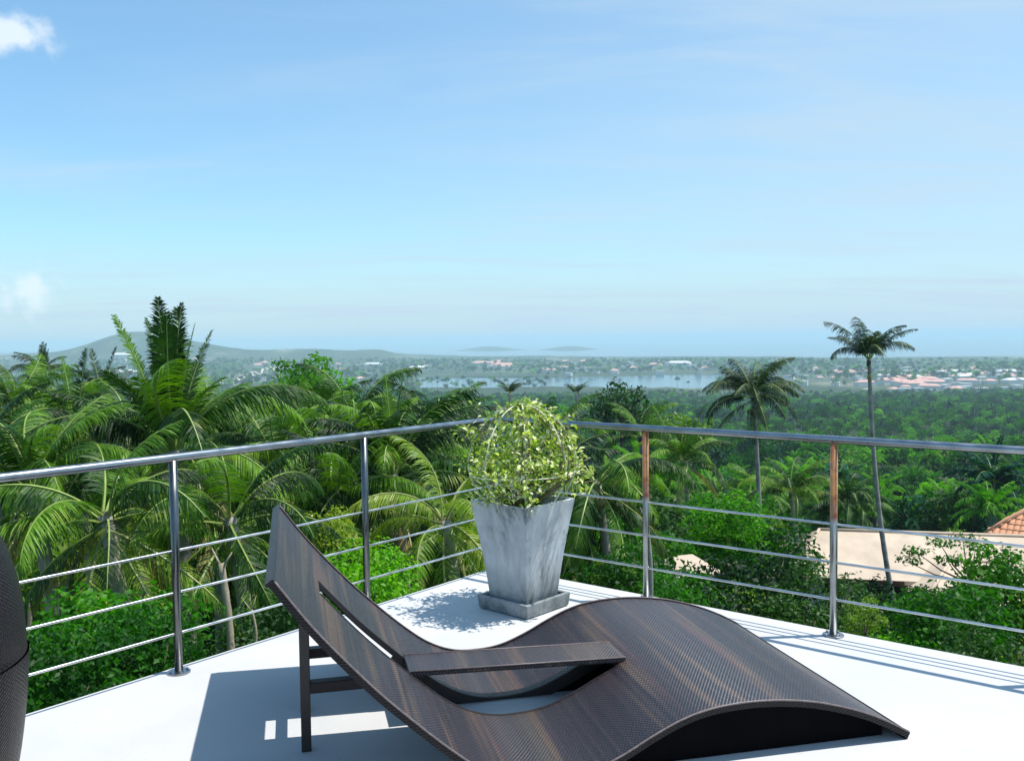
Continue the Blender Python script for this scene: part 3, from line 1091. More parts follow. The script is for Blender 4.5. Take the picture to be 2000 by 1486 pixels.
# ------------------------------------------------------------------ wicker tub chair at the left edge
def make_tub_chair():
    c = Vector((-2.022, 2.78, 0))
    root = empty('tub_chair', c, math.radians(-200))
    tag(root, 'black brown rounded wicker tub chair cut by the left edge of the picture', 'chair')
    prof = [(0.400, 0.03), (0.428, 0.15), (0.450, 0.30), (0.463, 0.44), (0.466, 0.52), (0.458, 0.66), (0.435, 0.78), (0.400, 0.88), (0.355, 0.97), (0.335, 1.0)]
    C = catmull(prof, 4)
    def shell(name, z0, z1, r_off, op, mat):
        b = MB()
        pts = [(float(r), float(z_)) for r, z_ in C if z0 <= z_ <= z1]
        pts = [(float(np.interp(z0, C[:, 1], C[:, 0])), z0)] + pts + [(float(np.interp(z1, C[:, 1], C[:, 0])), z1)]
        n = 64
        for i in range(len(pts) - 1):
            for j in range(n):
                a0, a1 = 2 * math.pi * j / n, 2 * math.pi * (j + 1) / n
                am = (a0 + a1) / 2
                front = abs(((am + math.pi) % (2 * math.pi)) - math.pi)
                if pts[i][1] > 0.43 and front < op: continue
                for ro, fl in ((r_off, 0), (r_off - 0.03, 1)):
                    V = [((pts[i][0] + ro) * math.cos(a0), (pts[i][0] + ro) * math.sin(a0), pts[i][1]), ((pts[i][0] + ro) * math.cos(a1), (pts[i][0] + ro) * math.sin(a1), pts[i][1]),
                         ((pts[i + 1][0] + ro) * math.cos(a1), (pts[i + 1][0] + ro) * math.sin(a1), pts[i + 1][1]), ((pts[i + 1][0] + ro) * math.cos(a0), (pts[i + 1][0] + ro) * math.sin(a0), pts[i + 1][1])]
                    u0, u1 = a0 * .45, a1 * .45
                    uv = [(u0, pts[i][1]), (u1, pts[i][1]), (u1, pts[i + 1][1]), (u0, pts[i + 1][1])]
                    b.add(V, [(0, 1, 2, 3) if not fl else (3, 2, 1, 0)], 0, uv)
        o = b.build(name, mat, root, smooth=True)
        wm = o.modifiers.new('weld', 'WELD'); wm.merge_threshold = 0.0003
    shell('lower_shell', 0.03, 0.508, 0.006, 0.9, M['wicker_plain'])
    shell('upper_shell', 0.516, 1.0, 0.0, 0.9, M['wicker_plain'])
    b = MB()
    b.tube([(0.4585 * math.cos(a), 0.4585 * math.sin(a), 0.512) for a in np.linspace(0.92, 2 * math.pi - .92, 60)], 0.0085, 6)
    b.build('seam_band', M['frame'], root, smooth=True)
    b = MB()
    b.tube([(0.322 * math.cos(a), 0.322 * math.sin(a), 1.0) for a in np.linspace(0.9, 2 * math.pi - .9, 50)], 0.020, 8)
    b.build('top_rim', M['wicker_plain'], root, smooth=True)
    b = MB(); b.lathe([(0.40, 0.36), (0.41, 0.41), (0.38, 0.43)], n=40)
    b.build('seat_cushion', M['frame'], root, smooth=True)
    for k in range(4):
        a = math.radians(45 + 90 * k)
        b = MB(); b.lathe([(0.022, 0), (0.022, 0.0295)], c=(0.33 * math.cos(a), 0.33 * math.sin(a), 0), n=12)
        b.build('foot', M['frame'], root)


make_tub_chair()

# ------------------------------------------------------------------ palms
def frond_arrays(L=4.2, e0=60, e1=-50, n=26, leaf=0.85, hang=0.5, width=0.055, seed=0, bend=0.0):
    """coconut frond along +X from the origin. e0/e1: start and end elevation of the rib in degrees.
    returns leaflet V,F and rib V,F"""
    r = random.Random(seed)
    P = [Vector((0, 0, 0))]
    T = []
    seg = L / n
    for i in range(n):
        t = (i + .5) / n
        e = math.radians(e0 + (e1 - e0) * (t ** 1.25))
        az = bend * t * t
        d = Vector((math.cos(e) * math.cos(az), math.cos(e) * math.sin(az), math.sin(e)))
        T.append(d)
        P.append(P[-1] + d * seg)
    V, Fc = [], []
    npairs = int(n * 3.0)
    gap = 0
    for i in range(npairs):
        t = 0.14 + 0.86 * (i + r.uniform(-.3, .3)) / npairs
        t = min(max(t, .1), .999)
        k = min(int(t * n), n - 1)
        p = P[k].lerp(P[k + 1], t * n - k)
        d = T[k]
        side = Vector((-d.y, d.x, 0))
        if side.length < .05: side = Vector((0, 1, 0))
        side.normalize()
        upv = side.cross(d) * -1
        if upv.z < 0: upv = -upv
        ll = leaf * (math.sin(math.pi * min(1, (t * .92 + .06))) ** .55) * r.uniform(.70, 1.12)
        if gap > 0: gap -= 1; continue
        if r.random() < .025: gap = r.randint(1, 4)
        hg = hang * r.uniform(.6, 1.5)
        for sg in (-1, 1):
            if r.random() < .04: continue
            fw = 0.35 + 0.5 * t
            dr = (side * sg * (1 - .2 * t) + d * fw + upv * (0.22 - .3 * hang) * r.uniform(.5, 1.5)).normalized()
            w_ = width * r.uniform(.8, 1.1)
            q = p.copy()
            c = [q.copy()]
            for j in range(3):
                dr = (dr + Vector((0, 0, -1)) * hg * (0.30 + .25 * j) * r.uniform(.7, 1.3)).normalized()
                q = q + dr * ll / 3
                c.append(q.copy())
            wv = dr.cross(Vector((0, 0, 1)))
            wdir = (d * .9 + Vector((0, 0, .5)) * r.uniform(-1, 1)).normalized()
            b0 = len(V)
            V += [c[0] - wdir * w_ * .35, c[0] + wdir * w_ * .35, c[1] - wdir * w_ * .5, c[1] + wdir * w_ * .5, c[2] - wdir * w_ * .38, c[2] + wdir * w_ * .38, c[3]]
            Fc += [(b0, b0 + 1, b0 + 3, b0 + 2), (b0 + 2, b0 + 3, b0 + 5, b0 + 4), (b0 + 4, b0 + 5, b0 + 6)]
    rb = MB()
    rb.tube(P, [0.040 * (1 - i / (n + 1)) ** .8 * (L / 4.2) + .005 for i in range(n + 1)], 4, cap=False)
    return V, Fc, rb


FR = {}
def frond_mesh(kind, var, mats=('frond', 'rachis_green')):
    key = (kind, var, mats)
    if key in FR: return FR[key]
    K = {'stub': (2.3, 70, 30, .55, .35), 'spear': (4.0, 86, 74, .62, .05), 'plume': (3.3, 86, 76, .46, .34), 'vee': (3.6, 64, 6, .80, .6), 'up': (3.7, 76, 2, .85, .80), 'mid': (3.9, 54, -50, .92, 1.05), 'out': (3.9, 24, -72, .92, 1.0), 'down': (4.0, -28, -86, .85, .9)}[kind]
    V, Fc, rb = frond_arrays(K[0], K[1] + var * 4 - 6, K[2] + var * 7 - 10, 26, K[3], K[4], 0.044, seed=hash_(kind) + var, bend=(-.35, .2, .45)[var % 3])
    b = MB()
    b.add(V, Fc, 0)
    b.add(rb.v, rb.f, 1)
    FR[key] = b.mesh('frond_' + kind, [M[mats[0]], M[mats[1]]])
    return FR[key]


def hash_(s): return sum(ord(c) * (i + 3) for i, c in enumerate(s))


def trunk_mb(base, top, r0, r1, curve=0.0, n=14, rings=True):
    b = MB()
    base = Vector(base); top = Vector(top)
    d = top - base
    side = Vector((d.z, 0, -d.x)).normalized()
    pts, rad = [], []
    k = max(n, int(d.length / .35) if rings else n)
    k = min(k, 40)
    for i in range(k + 1):
        t = i / k
        pts.append(base + d * t + side * curve * math.sin(math.pi * t))
        fl = 1 + 0.6 * math.exp(-t * 16)
        rad.append((r0 + (r1 - r0) * t) * fl * (1.05 if i % 2 else .97))
    b.tube(pts, rad, 9)
    return b


def near_palm(px, py, dist, label, scale=1.0, nfr=22, seed=0, mats=('frond', 'rachis_green'), foot=(0, 0), nuts=6, curve=.3, spec=None, tr=(.17, .11), drop=None):
    """palm with the heart of its crown at photo pixel (px,py), dist metres ahead"""
    r = random.Random(seed)
    top = at(px, py, dist)
    bx, by = top.x + foot[0], top.y + foot[1]
    bz = float(ground_z(bx, by)) - .3
    if drop is not None: bz = top.z - drop
    root = empty('coconut_palm', (bx, by, bz))
    tag(root, label, 'palm tree', 'coconut palms below the terrace')
    rel = top - Vector((bx, by, bz))
    tb = trunk_mb((0, 0, 0), rel, tr[0], tr[1], curve)
    tb.build('trunk', M['trunk'], root, smooth=True)
    spec = spec or [('spear', 2), ('up', 6), ('mid', 7), ('out', 5), ('down', 4)]
    tot = sum(k for _, k in spec)
    i = 0
    for kind, cnt in spec:
        for k in range(cnt):
            az = i * 2.39996 + r.uniform(-.25, .25)
            i += 1
            var = r.randint(0, 2)
            mm = mats
            if kind == 'down' and mats[0] == 'frond' and r.random() < .35: mm = ('frond_dry', 'rachis')
            if mats[0] == 'frond' and mm[0] == 'frond' and kind in ('down', 'out') and r.random() < (.40 if kind == 'down' else .12): mm = ('frond_old', 'rachis')
            me = frond_mesh(kind, var, mm)
            s = scale * r.uniform(.85, 1.08)
            tilt = r.uniform(-.42, .42) if kind not in ('plume', 'stub') else r.uniform(-.07, .07)
            o = link('frond', me, root, loc=rel + Vector((math.cos(az), math.sin(az), 0)) * .08 + Vector((0, 0, -.25 * (kind == 'down') - .12 * (kind == 'out'))), rot=Euler((tilt, r.uniform(-.12, .12), az), 'XYZ'), scale=s)
            if mm[0] == 'frond_dry': o['label'] = 'dry yellow frond'
    # fibrous heart
    b = MB(); b.lathe([(.12 * scale, -.50 * scale), (.15 * scale, -.30 * scale), (.13 * scale, -.1), (.05, .05)], c=rel, n=9)
    b.build('crown_shaft', M['bark'], root, smooth=True)
    for k in range(nuts):
        a = r.uniform(0, 6.28)
        if 'nut' not in FR:
            b = MB(); b.lathe([(.0, -.14), (.08, -.11), (.115, 0), (.08, .10), (.02, .14)], n=10, caps=(False, False))
            FR['nut'] = b.mesh('coconut', M['coconut'], True)
        link('coconut', FR['nut'], root, loc=rel + Vector((.27 * math.cos(a), .27 * math.sin(a), -.45 - r.uniform(0, .35))), rot=(r.uniform(0, 1), 0, 0), scale=r.uniform(.85, 1.15))
    return root


def crown_mesh(name, seed, spec, mats, scale=1.0, n=17, w_=0.075):
    """whole palm crown in one mesh, for palms too far to show each frond"""
    r = random.Random(seed)
    b = MB()
    i = 0
    for kind, cnt in spec:
        K = {'stub': (2.3, 70, 30, .55, .35), 'spear': (3.8, 86, 70, .6, .05), 'plume': (3.2, 88, 74, .6, .10), 'vee': (3.7, 64, 8, .85, .6), 'up': (4.0, 72, 0, .88, .7), 'mid': (4.0, 50, -54, .95, 1.0), 'out': (4.2, 18, -70, .95, .8), 'down': (3.8, -28, -86, .85, .9)}[kind]
        for k in range(cnt):
            az = i * 2.39996 + r.uniform(-.3, .3)
            i += 1
            V, Fc, rb = frond_arrays(K[0] * r.uniform(.85, 1.1), K[1] + r.uniform(-9, 9), K[2] + r.uniform(-12, 12), n, K[3], K[4], w_, seed=seed * 100 + i, bend=r.uniform(-.4, .4))
            R3 = Matrix.Rotation(az, 3, 'Z') * scale
            b.add([R3 @ v for v in V], Fc, 0)
            b.add([R3 @ Vector(v) for v in rb.v], rb.f, 1)
    return b.mesh(name, [M[mats[0]], M[mats[1]]])


FULL = [('spear', 1), ('up', 6), ('mid', 11), ('out', 8), ('down', 6)]
near_palm(338, 880, 19.0, 'tall dense coconut palm rising above the horizon behind the left railing post', 0.90, seed=3, nuts=0, curve=.15,
          spec=[('plume', 11), ('stub', 7), ('up', 2), ('mid', 6), ('out', 7), ('down', 8)], tr=(.20, .15), foot=(.1, .1))
near_palm(62, 955, 16.5, 'coconut palm with brown nuts beside the wicker tub chair', 0.70, seed=5, nuts=9, spec=[('up', 9), ('mid', 7), ('out', 5), ('down', 5)], foot=(.1, .2))
near_palm(768, 925, 22, 'coconut palm with upright fronds between the left railing post and the planter', 0.80, seed=8, nuts=5, spec=[('plume', 2), ('up', 9), ('mid', 6), ('out', 6), ('down', 7)], foot=(-.3, 0))
near_palm(545, 915, 25, 'leaning green coconut palm above the lounger backrest', 0.82, seed=12, nuts=4, foot=(.6, 0), spec=[('up', 7), ('mid', 9), ('out', 7), ('down', 6)])
near_palm(1165, 940, 24, 'coconut palm with hanging fronds just right of the planter', 0.80, seed=15, nuts=3, spec=[('mid', 6), ('out', 7), ('down', 10)], foot=(.2, 0))
near_palm(930, 925, 31, 'coconut palm hidden behind the planted dome', 0.80, seed=18, nuts=2, spec=[('up', 3), ('mid', 9), ('out', 7), ('down', 6)])
near_palm(690, 820, 36, 'broad arching coconut palm beside the round leafy tree', 0.95, seed=21, nuts=2, spec=[('up', 4), ('mid', 10), ('out', 6), ('down', 2)])
near_palm(205, 1005, 15, 'low coconut palm with drooping fronds right of the palm with brown nuts', 0.66, seed=24, nuts=0, foot=(0, .3), spec=[('up', 2), ('mid', 5), ('out', 6), ('down', 6)])
near_palm(450, 1010, 16.5, 'shaded coconut palm low behind the left railing', 0.66, seed=26, nuts=2, spec=[('up', 3), ('mid', 5), ('out', 5), ('down', 6)])
near_palm(645, 1000, 21, 'coconut palm with long yellow hanging fronds left of the railing post', 0.78, seed=29, nuts=3, foot=(-.2, 0), spec=[('up', 3), ('mid', 5), ('out', 6), ('down', 8)])
near_palm(870, 1015, 19, 'yellowing coconut palm just left of the planter', 0.70, seed=31, nuts=0, mats=('leaf_yellow', 'rachis'), spec=[('up', 2), ('mid', 4), ('out', 6), ('down', 7)])
near_palm(-20, 875, 24, 'coconut palm at the left picture edge above the handrail', 0.75, seed=33, nuts=2, spec=[('up', 2), ('mid', 7), ('out', 6), ('down', 3)])
near_palm(150, 865, 29, 'coconut palm behind the handrail between the two nearest palms', 0.8, seed=35, nuts=2)
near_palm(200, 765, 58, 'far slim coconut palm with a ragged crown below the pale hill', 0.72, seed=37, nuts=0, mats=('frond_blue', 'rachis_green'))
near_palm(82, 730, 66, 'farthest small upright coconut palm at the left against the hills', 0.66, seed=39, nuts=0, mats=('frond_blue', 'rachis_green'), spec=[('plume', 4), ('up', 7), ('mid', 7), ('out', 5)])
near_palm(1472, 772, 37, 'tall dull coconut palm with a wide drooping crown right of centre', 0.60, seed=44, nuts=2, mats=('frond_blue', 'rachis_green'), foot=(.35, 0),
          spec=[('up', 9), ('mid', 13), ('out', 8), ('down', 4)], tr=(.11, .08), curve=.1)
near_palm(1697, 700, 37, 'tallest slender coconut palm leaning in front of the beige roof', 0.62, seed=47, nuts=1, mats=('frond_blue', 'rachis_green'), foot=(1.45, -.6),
          spec=[('stub', 4), ('vee', 4), ('up', 5), ('mid', 4)], tr=(.12, .07), curve=-.35)
near_palm(1545, 960, 52, 'low dark coconut palm below the two tall palms', 0.8, seed=49, nuts=0, spec=[('up', 6), ('mid', 8), ('out', 5)])
near_palm(1335, 900, 50, 'coconut palm behind the first orange tinted railing post', 0.8, seed=52, nuts=0)
near_palm(405, 850, 32, 'coconut palm just right of the tall dense palm above the handrail', 0.80, seed=61, nuts=0, spec=[('up', 8), ('mid', 9), ('out', 7), ('down', 5)])
near_palm(255, 870, 26, 'coconut palm just left of the tall dense palm above the handrail', 0.72, seed=62, nuts=3, spec=[('up', 7), ('mid', 8), ('out', 7), ('down', 5)])
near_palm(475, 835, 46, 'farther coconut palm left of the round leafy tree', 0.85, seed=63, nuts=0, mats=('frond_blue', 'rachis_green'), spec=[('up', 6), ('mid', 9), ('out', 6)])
near_palm(610, 850, 31, 'coconut palm in front of the round leafy tree', 0.78, seed=64, nuts=0, spec=[('up', 8), ('mid', 9), ('out', 7), ('down', 4)])
near_palm(850, 850, 37, 'coconut palm above the handrail just left of the planted dome', 0.80, seed=65, nuts=0, spec=[('vee', 3), ('up', 9), ('mid', 9), ('out', 6)])
near_palm(1085, 850, 44, 'coconut palm rising behind the right side of the planted dome', 0.82, seed=66, nuts=0, spec=[('up', 5), ('mid', 9), ('out', 6)])
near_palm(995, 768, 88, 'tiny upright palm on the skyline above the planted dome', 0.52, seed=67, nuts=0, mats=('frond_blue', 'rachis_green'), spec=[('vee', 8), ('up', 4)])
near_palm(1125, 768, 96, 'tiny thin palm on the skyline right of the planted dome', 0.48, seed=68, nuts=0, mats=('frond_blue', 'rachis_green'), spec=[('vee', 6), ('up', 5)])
near_palm(30, 800, 38, 'coconut palm below the farthest small palm at the left edge', 0.85, seed=69, nuts=0, spec=[('up', 9), ('mid', 9), ('out', 6), ('down', 3)])
near_palm(130, 815, 42, 'coconut palm below and between the two far slim palms', 0.80, seed=70, nuts=0, spec=[('up', 9), ('mid', 9), ('out', 6)])
near_palm(700, 905, 27, 'coconut palm crown just above the second left railing post', 0.72, seed=71, nuts=4, spec=[('up', 2), ('mid', 8), ('out', 7), ('down', 6)])
near_palm(1250, 850, 55, 'coconut palm below the broad dark tree right of the dome', 0.85, seed=72, nuts=0, spec=[('up', 5), ('mid', 9), ('out', 6)])
near_palm(1010, 985, 27, 'coconut palm low behind the planter', 0.8, seed=55, nuts=0)

# ------------------------------------------------------------------ broadleaf trees
def leaf_cloud(blobs, per, size, seed, flat=0.55):
    """numpy leaf faces on lumpy blobs; blobs: (centre, radii). returns verts, faces"""
    r = np.random.default_rng(seed)
    Vs = []
    for (c, rad) in blobs:
        k = int(per * (rad[0] * rad[1] + rad[0] * rad[2]) / 2)
        k = max(k, 30)
        d = r.normal(size=(k, 3))
        d /= np.linalg.norm(d, axis=1)[:, None]
        # lumps
        lump = 1 + 0.16 * np.sin(d[:, 0] * 7 + seed) * np.sin(d[:, 1] * 6 + 1) + 0.14 * np.sin(d[:, 2] * 9 + seed * 2)
        rr = (r.random(k) ** 0.25) * lump
        keep = vnoise(d[:, 0] * 3 + d[:, 2] * 2, d[:, 1] * 3, 1.0, seed) > .28
        P = np.array(c) + d * rr[:, None] * np.array(rad)
        P = P[keep]; dd = d[keep]
        nrm = dd * .7 + r.normal(size=dd.shape) * .6 + np.array([0, 0, .35])
        nrm /= np.linalg.norm(nrm, axis=1)[:, None]
        a = np.cross(nrm, r.normal(size=dd.shape)); a /= np.linalg.norm(a, axis=1)[:, None]
        b_ = np.cross(nrm, a)
        s = size * r.uniform(.40, 1.45, len(P))[:, None]
        Vs.append(np.stack([P - a * s * .5, P + b_ * s * flat * .5 + nrm * s * .08, P + a * s * .55 - nrm * s * .12, P - b_ * s * flat * .5 + nrm * s * .08], 1))
    V = np.concatenate(Vs).reshape(-1, 3)
    Fc = np.arange(len(V)).reshape(-1, 4)
    return V, Fc


def mesh_np(name, V, Fc, mat):
    me = bpy.data.meshes.new(name)
    me.vertices.add(len(V)); me.vertices.foreach_set('co', V.astype(np.float32).ravel())
    me.loops.add(Fc.size); me.loops.foreach_set('vertex_index', Fc.astype(np.int32).ravel())
    me.polygons.add(len(Fc)); me.polygons.foreach_set('loop_start', np.arange(0, Fc.size, Fc.shape[1], dtype=np.int32))
    me.polygons.foreach_set('loop_total', np.full(len(Fc), Fc.shape[1], dtype=np.int32))
    me.materials.append(mat)
    me.update(calc_edges=True)
    return me


def tree_pair(seed, h=8.0, cr=3.2, nb=11, per=150, size=.30, mat='leaf_mid', trunk_h=.45, bark='bark', squash=.75):
    """crown mesh and trunk mesh of a broadleaf tree standing at the origin"""
    r = random.Random(seed)
    blobs = []
    ct = h - cr * squash
    limbs = []
    for k in range(nb):
        a = k * 2.4 + r.uniform(-.4, .4)
        q = (k + .5) / nb
        zz = ct + cr * squash * (1 - 1.7 * q) * .8 + r.uniform(-.2, .2) * cr
        rr = cr * .72 * math.sqrt(max(.05, 1 - ((zz - ct) / (cr * squash * 1.15)) ** 2)) * r.uniform(.55, 1.05)
        c = (rr * math.cos(a), rr * math.sin(a), zz)
        br = cr * r.uniform(.30, .52)
        blobs.append((c, (br, br, br * .72)))
        limbs.append(c)
    V, Fc = leaf_cloud(blobs, per, size, seed)
    cm = mesh_np('crown', V, Fc, M[mat])
    b = MB()
    th = h * trunk_h
    tr = .035 * h ** .9 * .9
    b.tube([(0, 0, -.4), (tr * .3, 0, th * .4), (0, tr * .3, th), (0, 0, ct)], [tr * 1.4, tr, tr * .85, tr * .4], 8)
    for c in limbs[::2]:
        p0 = Vector((0, 0, th * r.uniform(.75, 1.15)))
        e = Vector(c)
        b.tube([p0, p0.lerp(e, .5) + Vector((0, 0, -.12 * cr)), e], [tr * .5, tr * .3, tr * .1], 5)
    tm = b.mesh('trunk', M[bark], True)
    return cm, tm


NEAR = [tree_pair(101, 7.5, 3.0, 15, 330, .25, 'leaf_bright'), tree_pair(102, 8.5, 3.3, 15, 260, .30, 'leaf_mid'), tree_pair(103, 7.0, 3.2, 12, 310, .22, 'leaf_dark'),
        tree_pair(104, 6.5, 2.6, 10, 330, .24, 'leaf_yellow')]
MID = [tree_pair(111, 8.0, 3.4, 11, 110, .42, 'leaf_bright'), tree_pair(112, 9.5, 3.8, 13, 100, .45, 'leaf_mid'), tree_pair(113, 8.5, 3.6, 12, 105, .42, 'leaf_dark'),
       tree_pair(114, 7.5, 3.0, 10, 115, .42, 'leaf_yellow'), tree_pair(115, 10.5, 3.6, 13, 100, .45, 'leaf_mid')]


def place_tree(pair, x, y, s, rz, label, group, name='broadleaf_tree', cat='tree', z=None, sz=None):
    zz = float(ground_z(x, y)) if z is None else z
    root = empty(name, (x, y, zz), rz)
    tag(root, label, cat, group)
    sc_ = (s, s, s * (sz or 1))
    link('crown', pair[0], root, scale=sc_)
    link('trunk', pair[1], root, scale=sc_)
    return root


def tree_at(pair, px, py_top, dist, s, label, group=None, rz=0.0, h=None, name='broadleaf_tree', cat='tree', sz=None):
    """tree whose top shows at photo pixel (px,py_top)"""
    p = at(px, py_top, dist)
    hh = h * s * (sz or 1)
    return place_tree(pair, p.x, p.y, s, rz, label, group, name, cat, z=p.z - hh, sz=sz)


# singled-out trees and shrubs
tree_at(MID[1], 582, 704, 66, 0.74, 'round leafy green tree standing above the palms left of centre', h=9.5, rz=.4)
tree_at(MID[0], 660, 745, 48, 0.66, 'yellow tinged green tree below the bright green tree on the skyline', h=8.0, rz=2.4)
tree_at(MID[1], 400, 790, 60, 0.8, 'mid green tree between the tall dense palm and the round leafy tree', h=9.5, rz=2.9)
tree_at(MID[0], 520, 800, 52, 0.7, 'bright green tree in front of the round leafy tree', h=8.0, rz=0.9)
tree_at(MID[0], 1070, 790, 70, 0.8, 'bright green tree on the skyline behind the dome', h=8.0, rz=3.9)
tree_at(MID[3], 1330, 800, 75, 0.9, 'yellow green tree left of the wide crowned palm', h=7.5, rz=1.9)
tree_at(MID[0], 645, 722, 64, 0.62, 'bright green tree leaning on the round leafy tree', h=8.0, rz=1.4)
tree_at(MID[2], 1215, 752, 92, 0.98, 'broad dark tree rising right of the planted dome', h=8.5, rz=2.2)
tree_at(NEAR[0], 190, 1165, 11.5, 0.40, 'bright green leafy shrub below the left railing', h=7.5, rz=.2, name='shrub', cat='shrub')
tree_at(NEAR[0], 270, 1225, 10.0, 0.27, 'low bright shrub at the terrace edge by the left railing post', h=7.5, rz=1.9, name='shrub', cat='shrub')
tree_at(NEAR[0], 100, 1260, 9.0, 0.27, 'green shrub between the tub chair and the left railing post', h=7.5, rz=2.9, name='shrub', cat='shrub')
tree_at(NEAR[2], 560, 1160, 13, 0.34, 'dark shrub behind the lounger backrest', h=7.0, rz=.9, name='shrub', cat='shrub')
tree_at(NEAR[3], 640, 1005, 17, 0.26, 'small yellow green shrub right of the lounger backrest', h=6.5, rz=.5, name='shrub', cat='shrub')
tree_at(NEAR[0], 720, 1075, 16, 0.36, 'green shrub behind the middle left railing post', h=7.5, rz=3.5, name='shrub', cat='shrub')
tree_at(NEAR[2], 1470, 1070, 15, 0.42, 'dark glossy shrub between the two orange tinted railing posts', h=7.0, rz=.1, name='shrub', cat='shrub')
tree_at(NEAR[2], 1590, 1115, 14, 0.30, 'dark shrub at the foot of the right railing post', h=7.0, rz=1.1, name='shrub', cat='shrub')
tree_at(NEAR[0], 1420, 975, 26, 0.46, 'bright green bush behind the thin rails right of the orange tinted post', h=7.5, rz=2.1, name='shrub', cat='shrub')
tree_at(NEAR[3], 1690, 1178, 13, 0.135, 'small yellow green plant beside the right railing post', h=6.5, rz=.3, name='shrub', cat='shrub')
tree_at(NEAR[0], 1850, 1160, 15, 0.40, 'large green bush in front of the beige house', h=7.5, rz=.7, name='shrub', cat='shrub')
tree_at(NEAR[1], 1970, 1085, 17, 0.36, 'green tree at the right edge in front of the beige roof', h=8.5, rz=2.7)
tree_at(NEAR[0], 1330, 1130, 15, 0.28, 'bright bush between the planter and the dark glossy shrub', h=7.5, rz=4.4, name='shrub', cat='shrub')
tree_at(NEAR[2], 1930, 1240, 11, 0.22, 'dark shrub below the right end of the railing', h=7.0, rz=1.4, name='shrub', cat='shrub')
tree_at(NEAR[1], 1230, 1080, 19, 0.30, 'shrub in the shade of the hanging fronds', h=8.5, rz=1.4, name='shrub', cat='shrub')


def bare_trunk(px, py0, py1, dist, r, label, mat='pale_bark', lean=0.0, name='bare_tree', cat='tree'):
    t = at(px, py0, dist)
    bo = at(px + lean, py1, dist)
    d = bo - t
    base = t + d * 1.6
    root = empty(name, base)
    tag(root, label, cat)
    bb = trunk_mb((0, 0, 0), t - base, r, r * .75, .05)
    bb.build('trunk', M[mat], root, smooth=True)
    rr = random.Random(int(px))
    for k in range(3):
        p0 = (t - base) * (0.93 + .02 * k)
        e = p0 + Vector((rr.uniform(-.25, .25), rr.uniform(-.2, .2), rr.uniform(.1, .3)))
        b = MB(); b.tube([p0, e], [r * .4, r * .15], 5)
        b.build('branch', M[mat], root, smooth=True)


bare_trunk(432, 1100, 1265, 12, .055, 'pale bare broken trunk behind the left railing', lean=12)
bare_trunk(491, 1190, 1250, 12, .022, 'thin pale sapling stem right of the broken trunk', lean=2)
bare_trunk(1262, 1010, 1150, 13, .03, 'thin grey stem close beside the first orange tinted post', mat='trunk', lean=4)

# open-branched tree in front of the beige roof
def airy_tree():
    base = at(1905, 1230, 20)
    root = empty('young_tree', base)
    tag(root, 'open branched young tree with flat leafy sprays before the beige roof', 'tree')
    r = random.Random(5)
    tips = [at(px, py, d) - base for px, py, d in ((1790, 1078, 20.0), (1835, 1060, 19.6), (1880, 1052, 20.4), (1770, 1095, 20.6), (1850, 1095, 19.2), (1905, 1070, 20.5))]
    b = MB()
    fork = at(1895, 1140, 20) - base
    b.tube([(0, 0, -1), fork * .5, fork], [.07, .055, .045], 7)
    for t in tips:
        b.tube([fork, fork.lerp(t, .55) + Vector((0, 0, -.08)), t], [.03, .018, .006], 5)
    b.build('trunk', M['bark'], root, smooth=True)
    blobs = [(tuple(t + Vector((r.uniform(-.1, .1), 0, .02))), (.34, .34, .085)) for t in tips]
    V, Fc = leaf_cloud(blobs, 1900, .085, 77)
    link('crown', mesh_np('crown', V, Fc, M['leaf_bright']), root)


airy_tree()

# ------------------------------------------------------------------ neighbouring houses
def hip_roof(b, x0, x1, y0, y1, ze, zr, inset, mi=0, th=.16):
    ym = (y0 + y1) / 2
    E = [(x0, y0, ze), (x1, y0, ze), (x1, y1, ze), (x0, y1, ze)]
    R_ = [(x0 + inset, ym, zr), (x1 - inset, ym, zr)]
    lo = [(p[0], p[1], p[2] - th) for p in E]
    b.add(E + R_ + lo, [(0, 1, 5, 4), (1, 2, 5), (2, 3, 4, 5), (3, 0, 4), (6, 7, 1, 0), (7, 8, 2, 1), (8, 9, 3, 2), (9, 6, 0, 3), (9, 8, 7, 6)], mi)


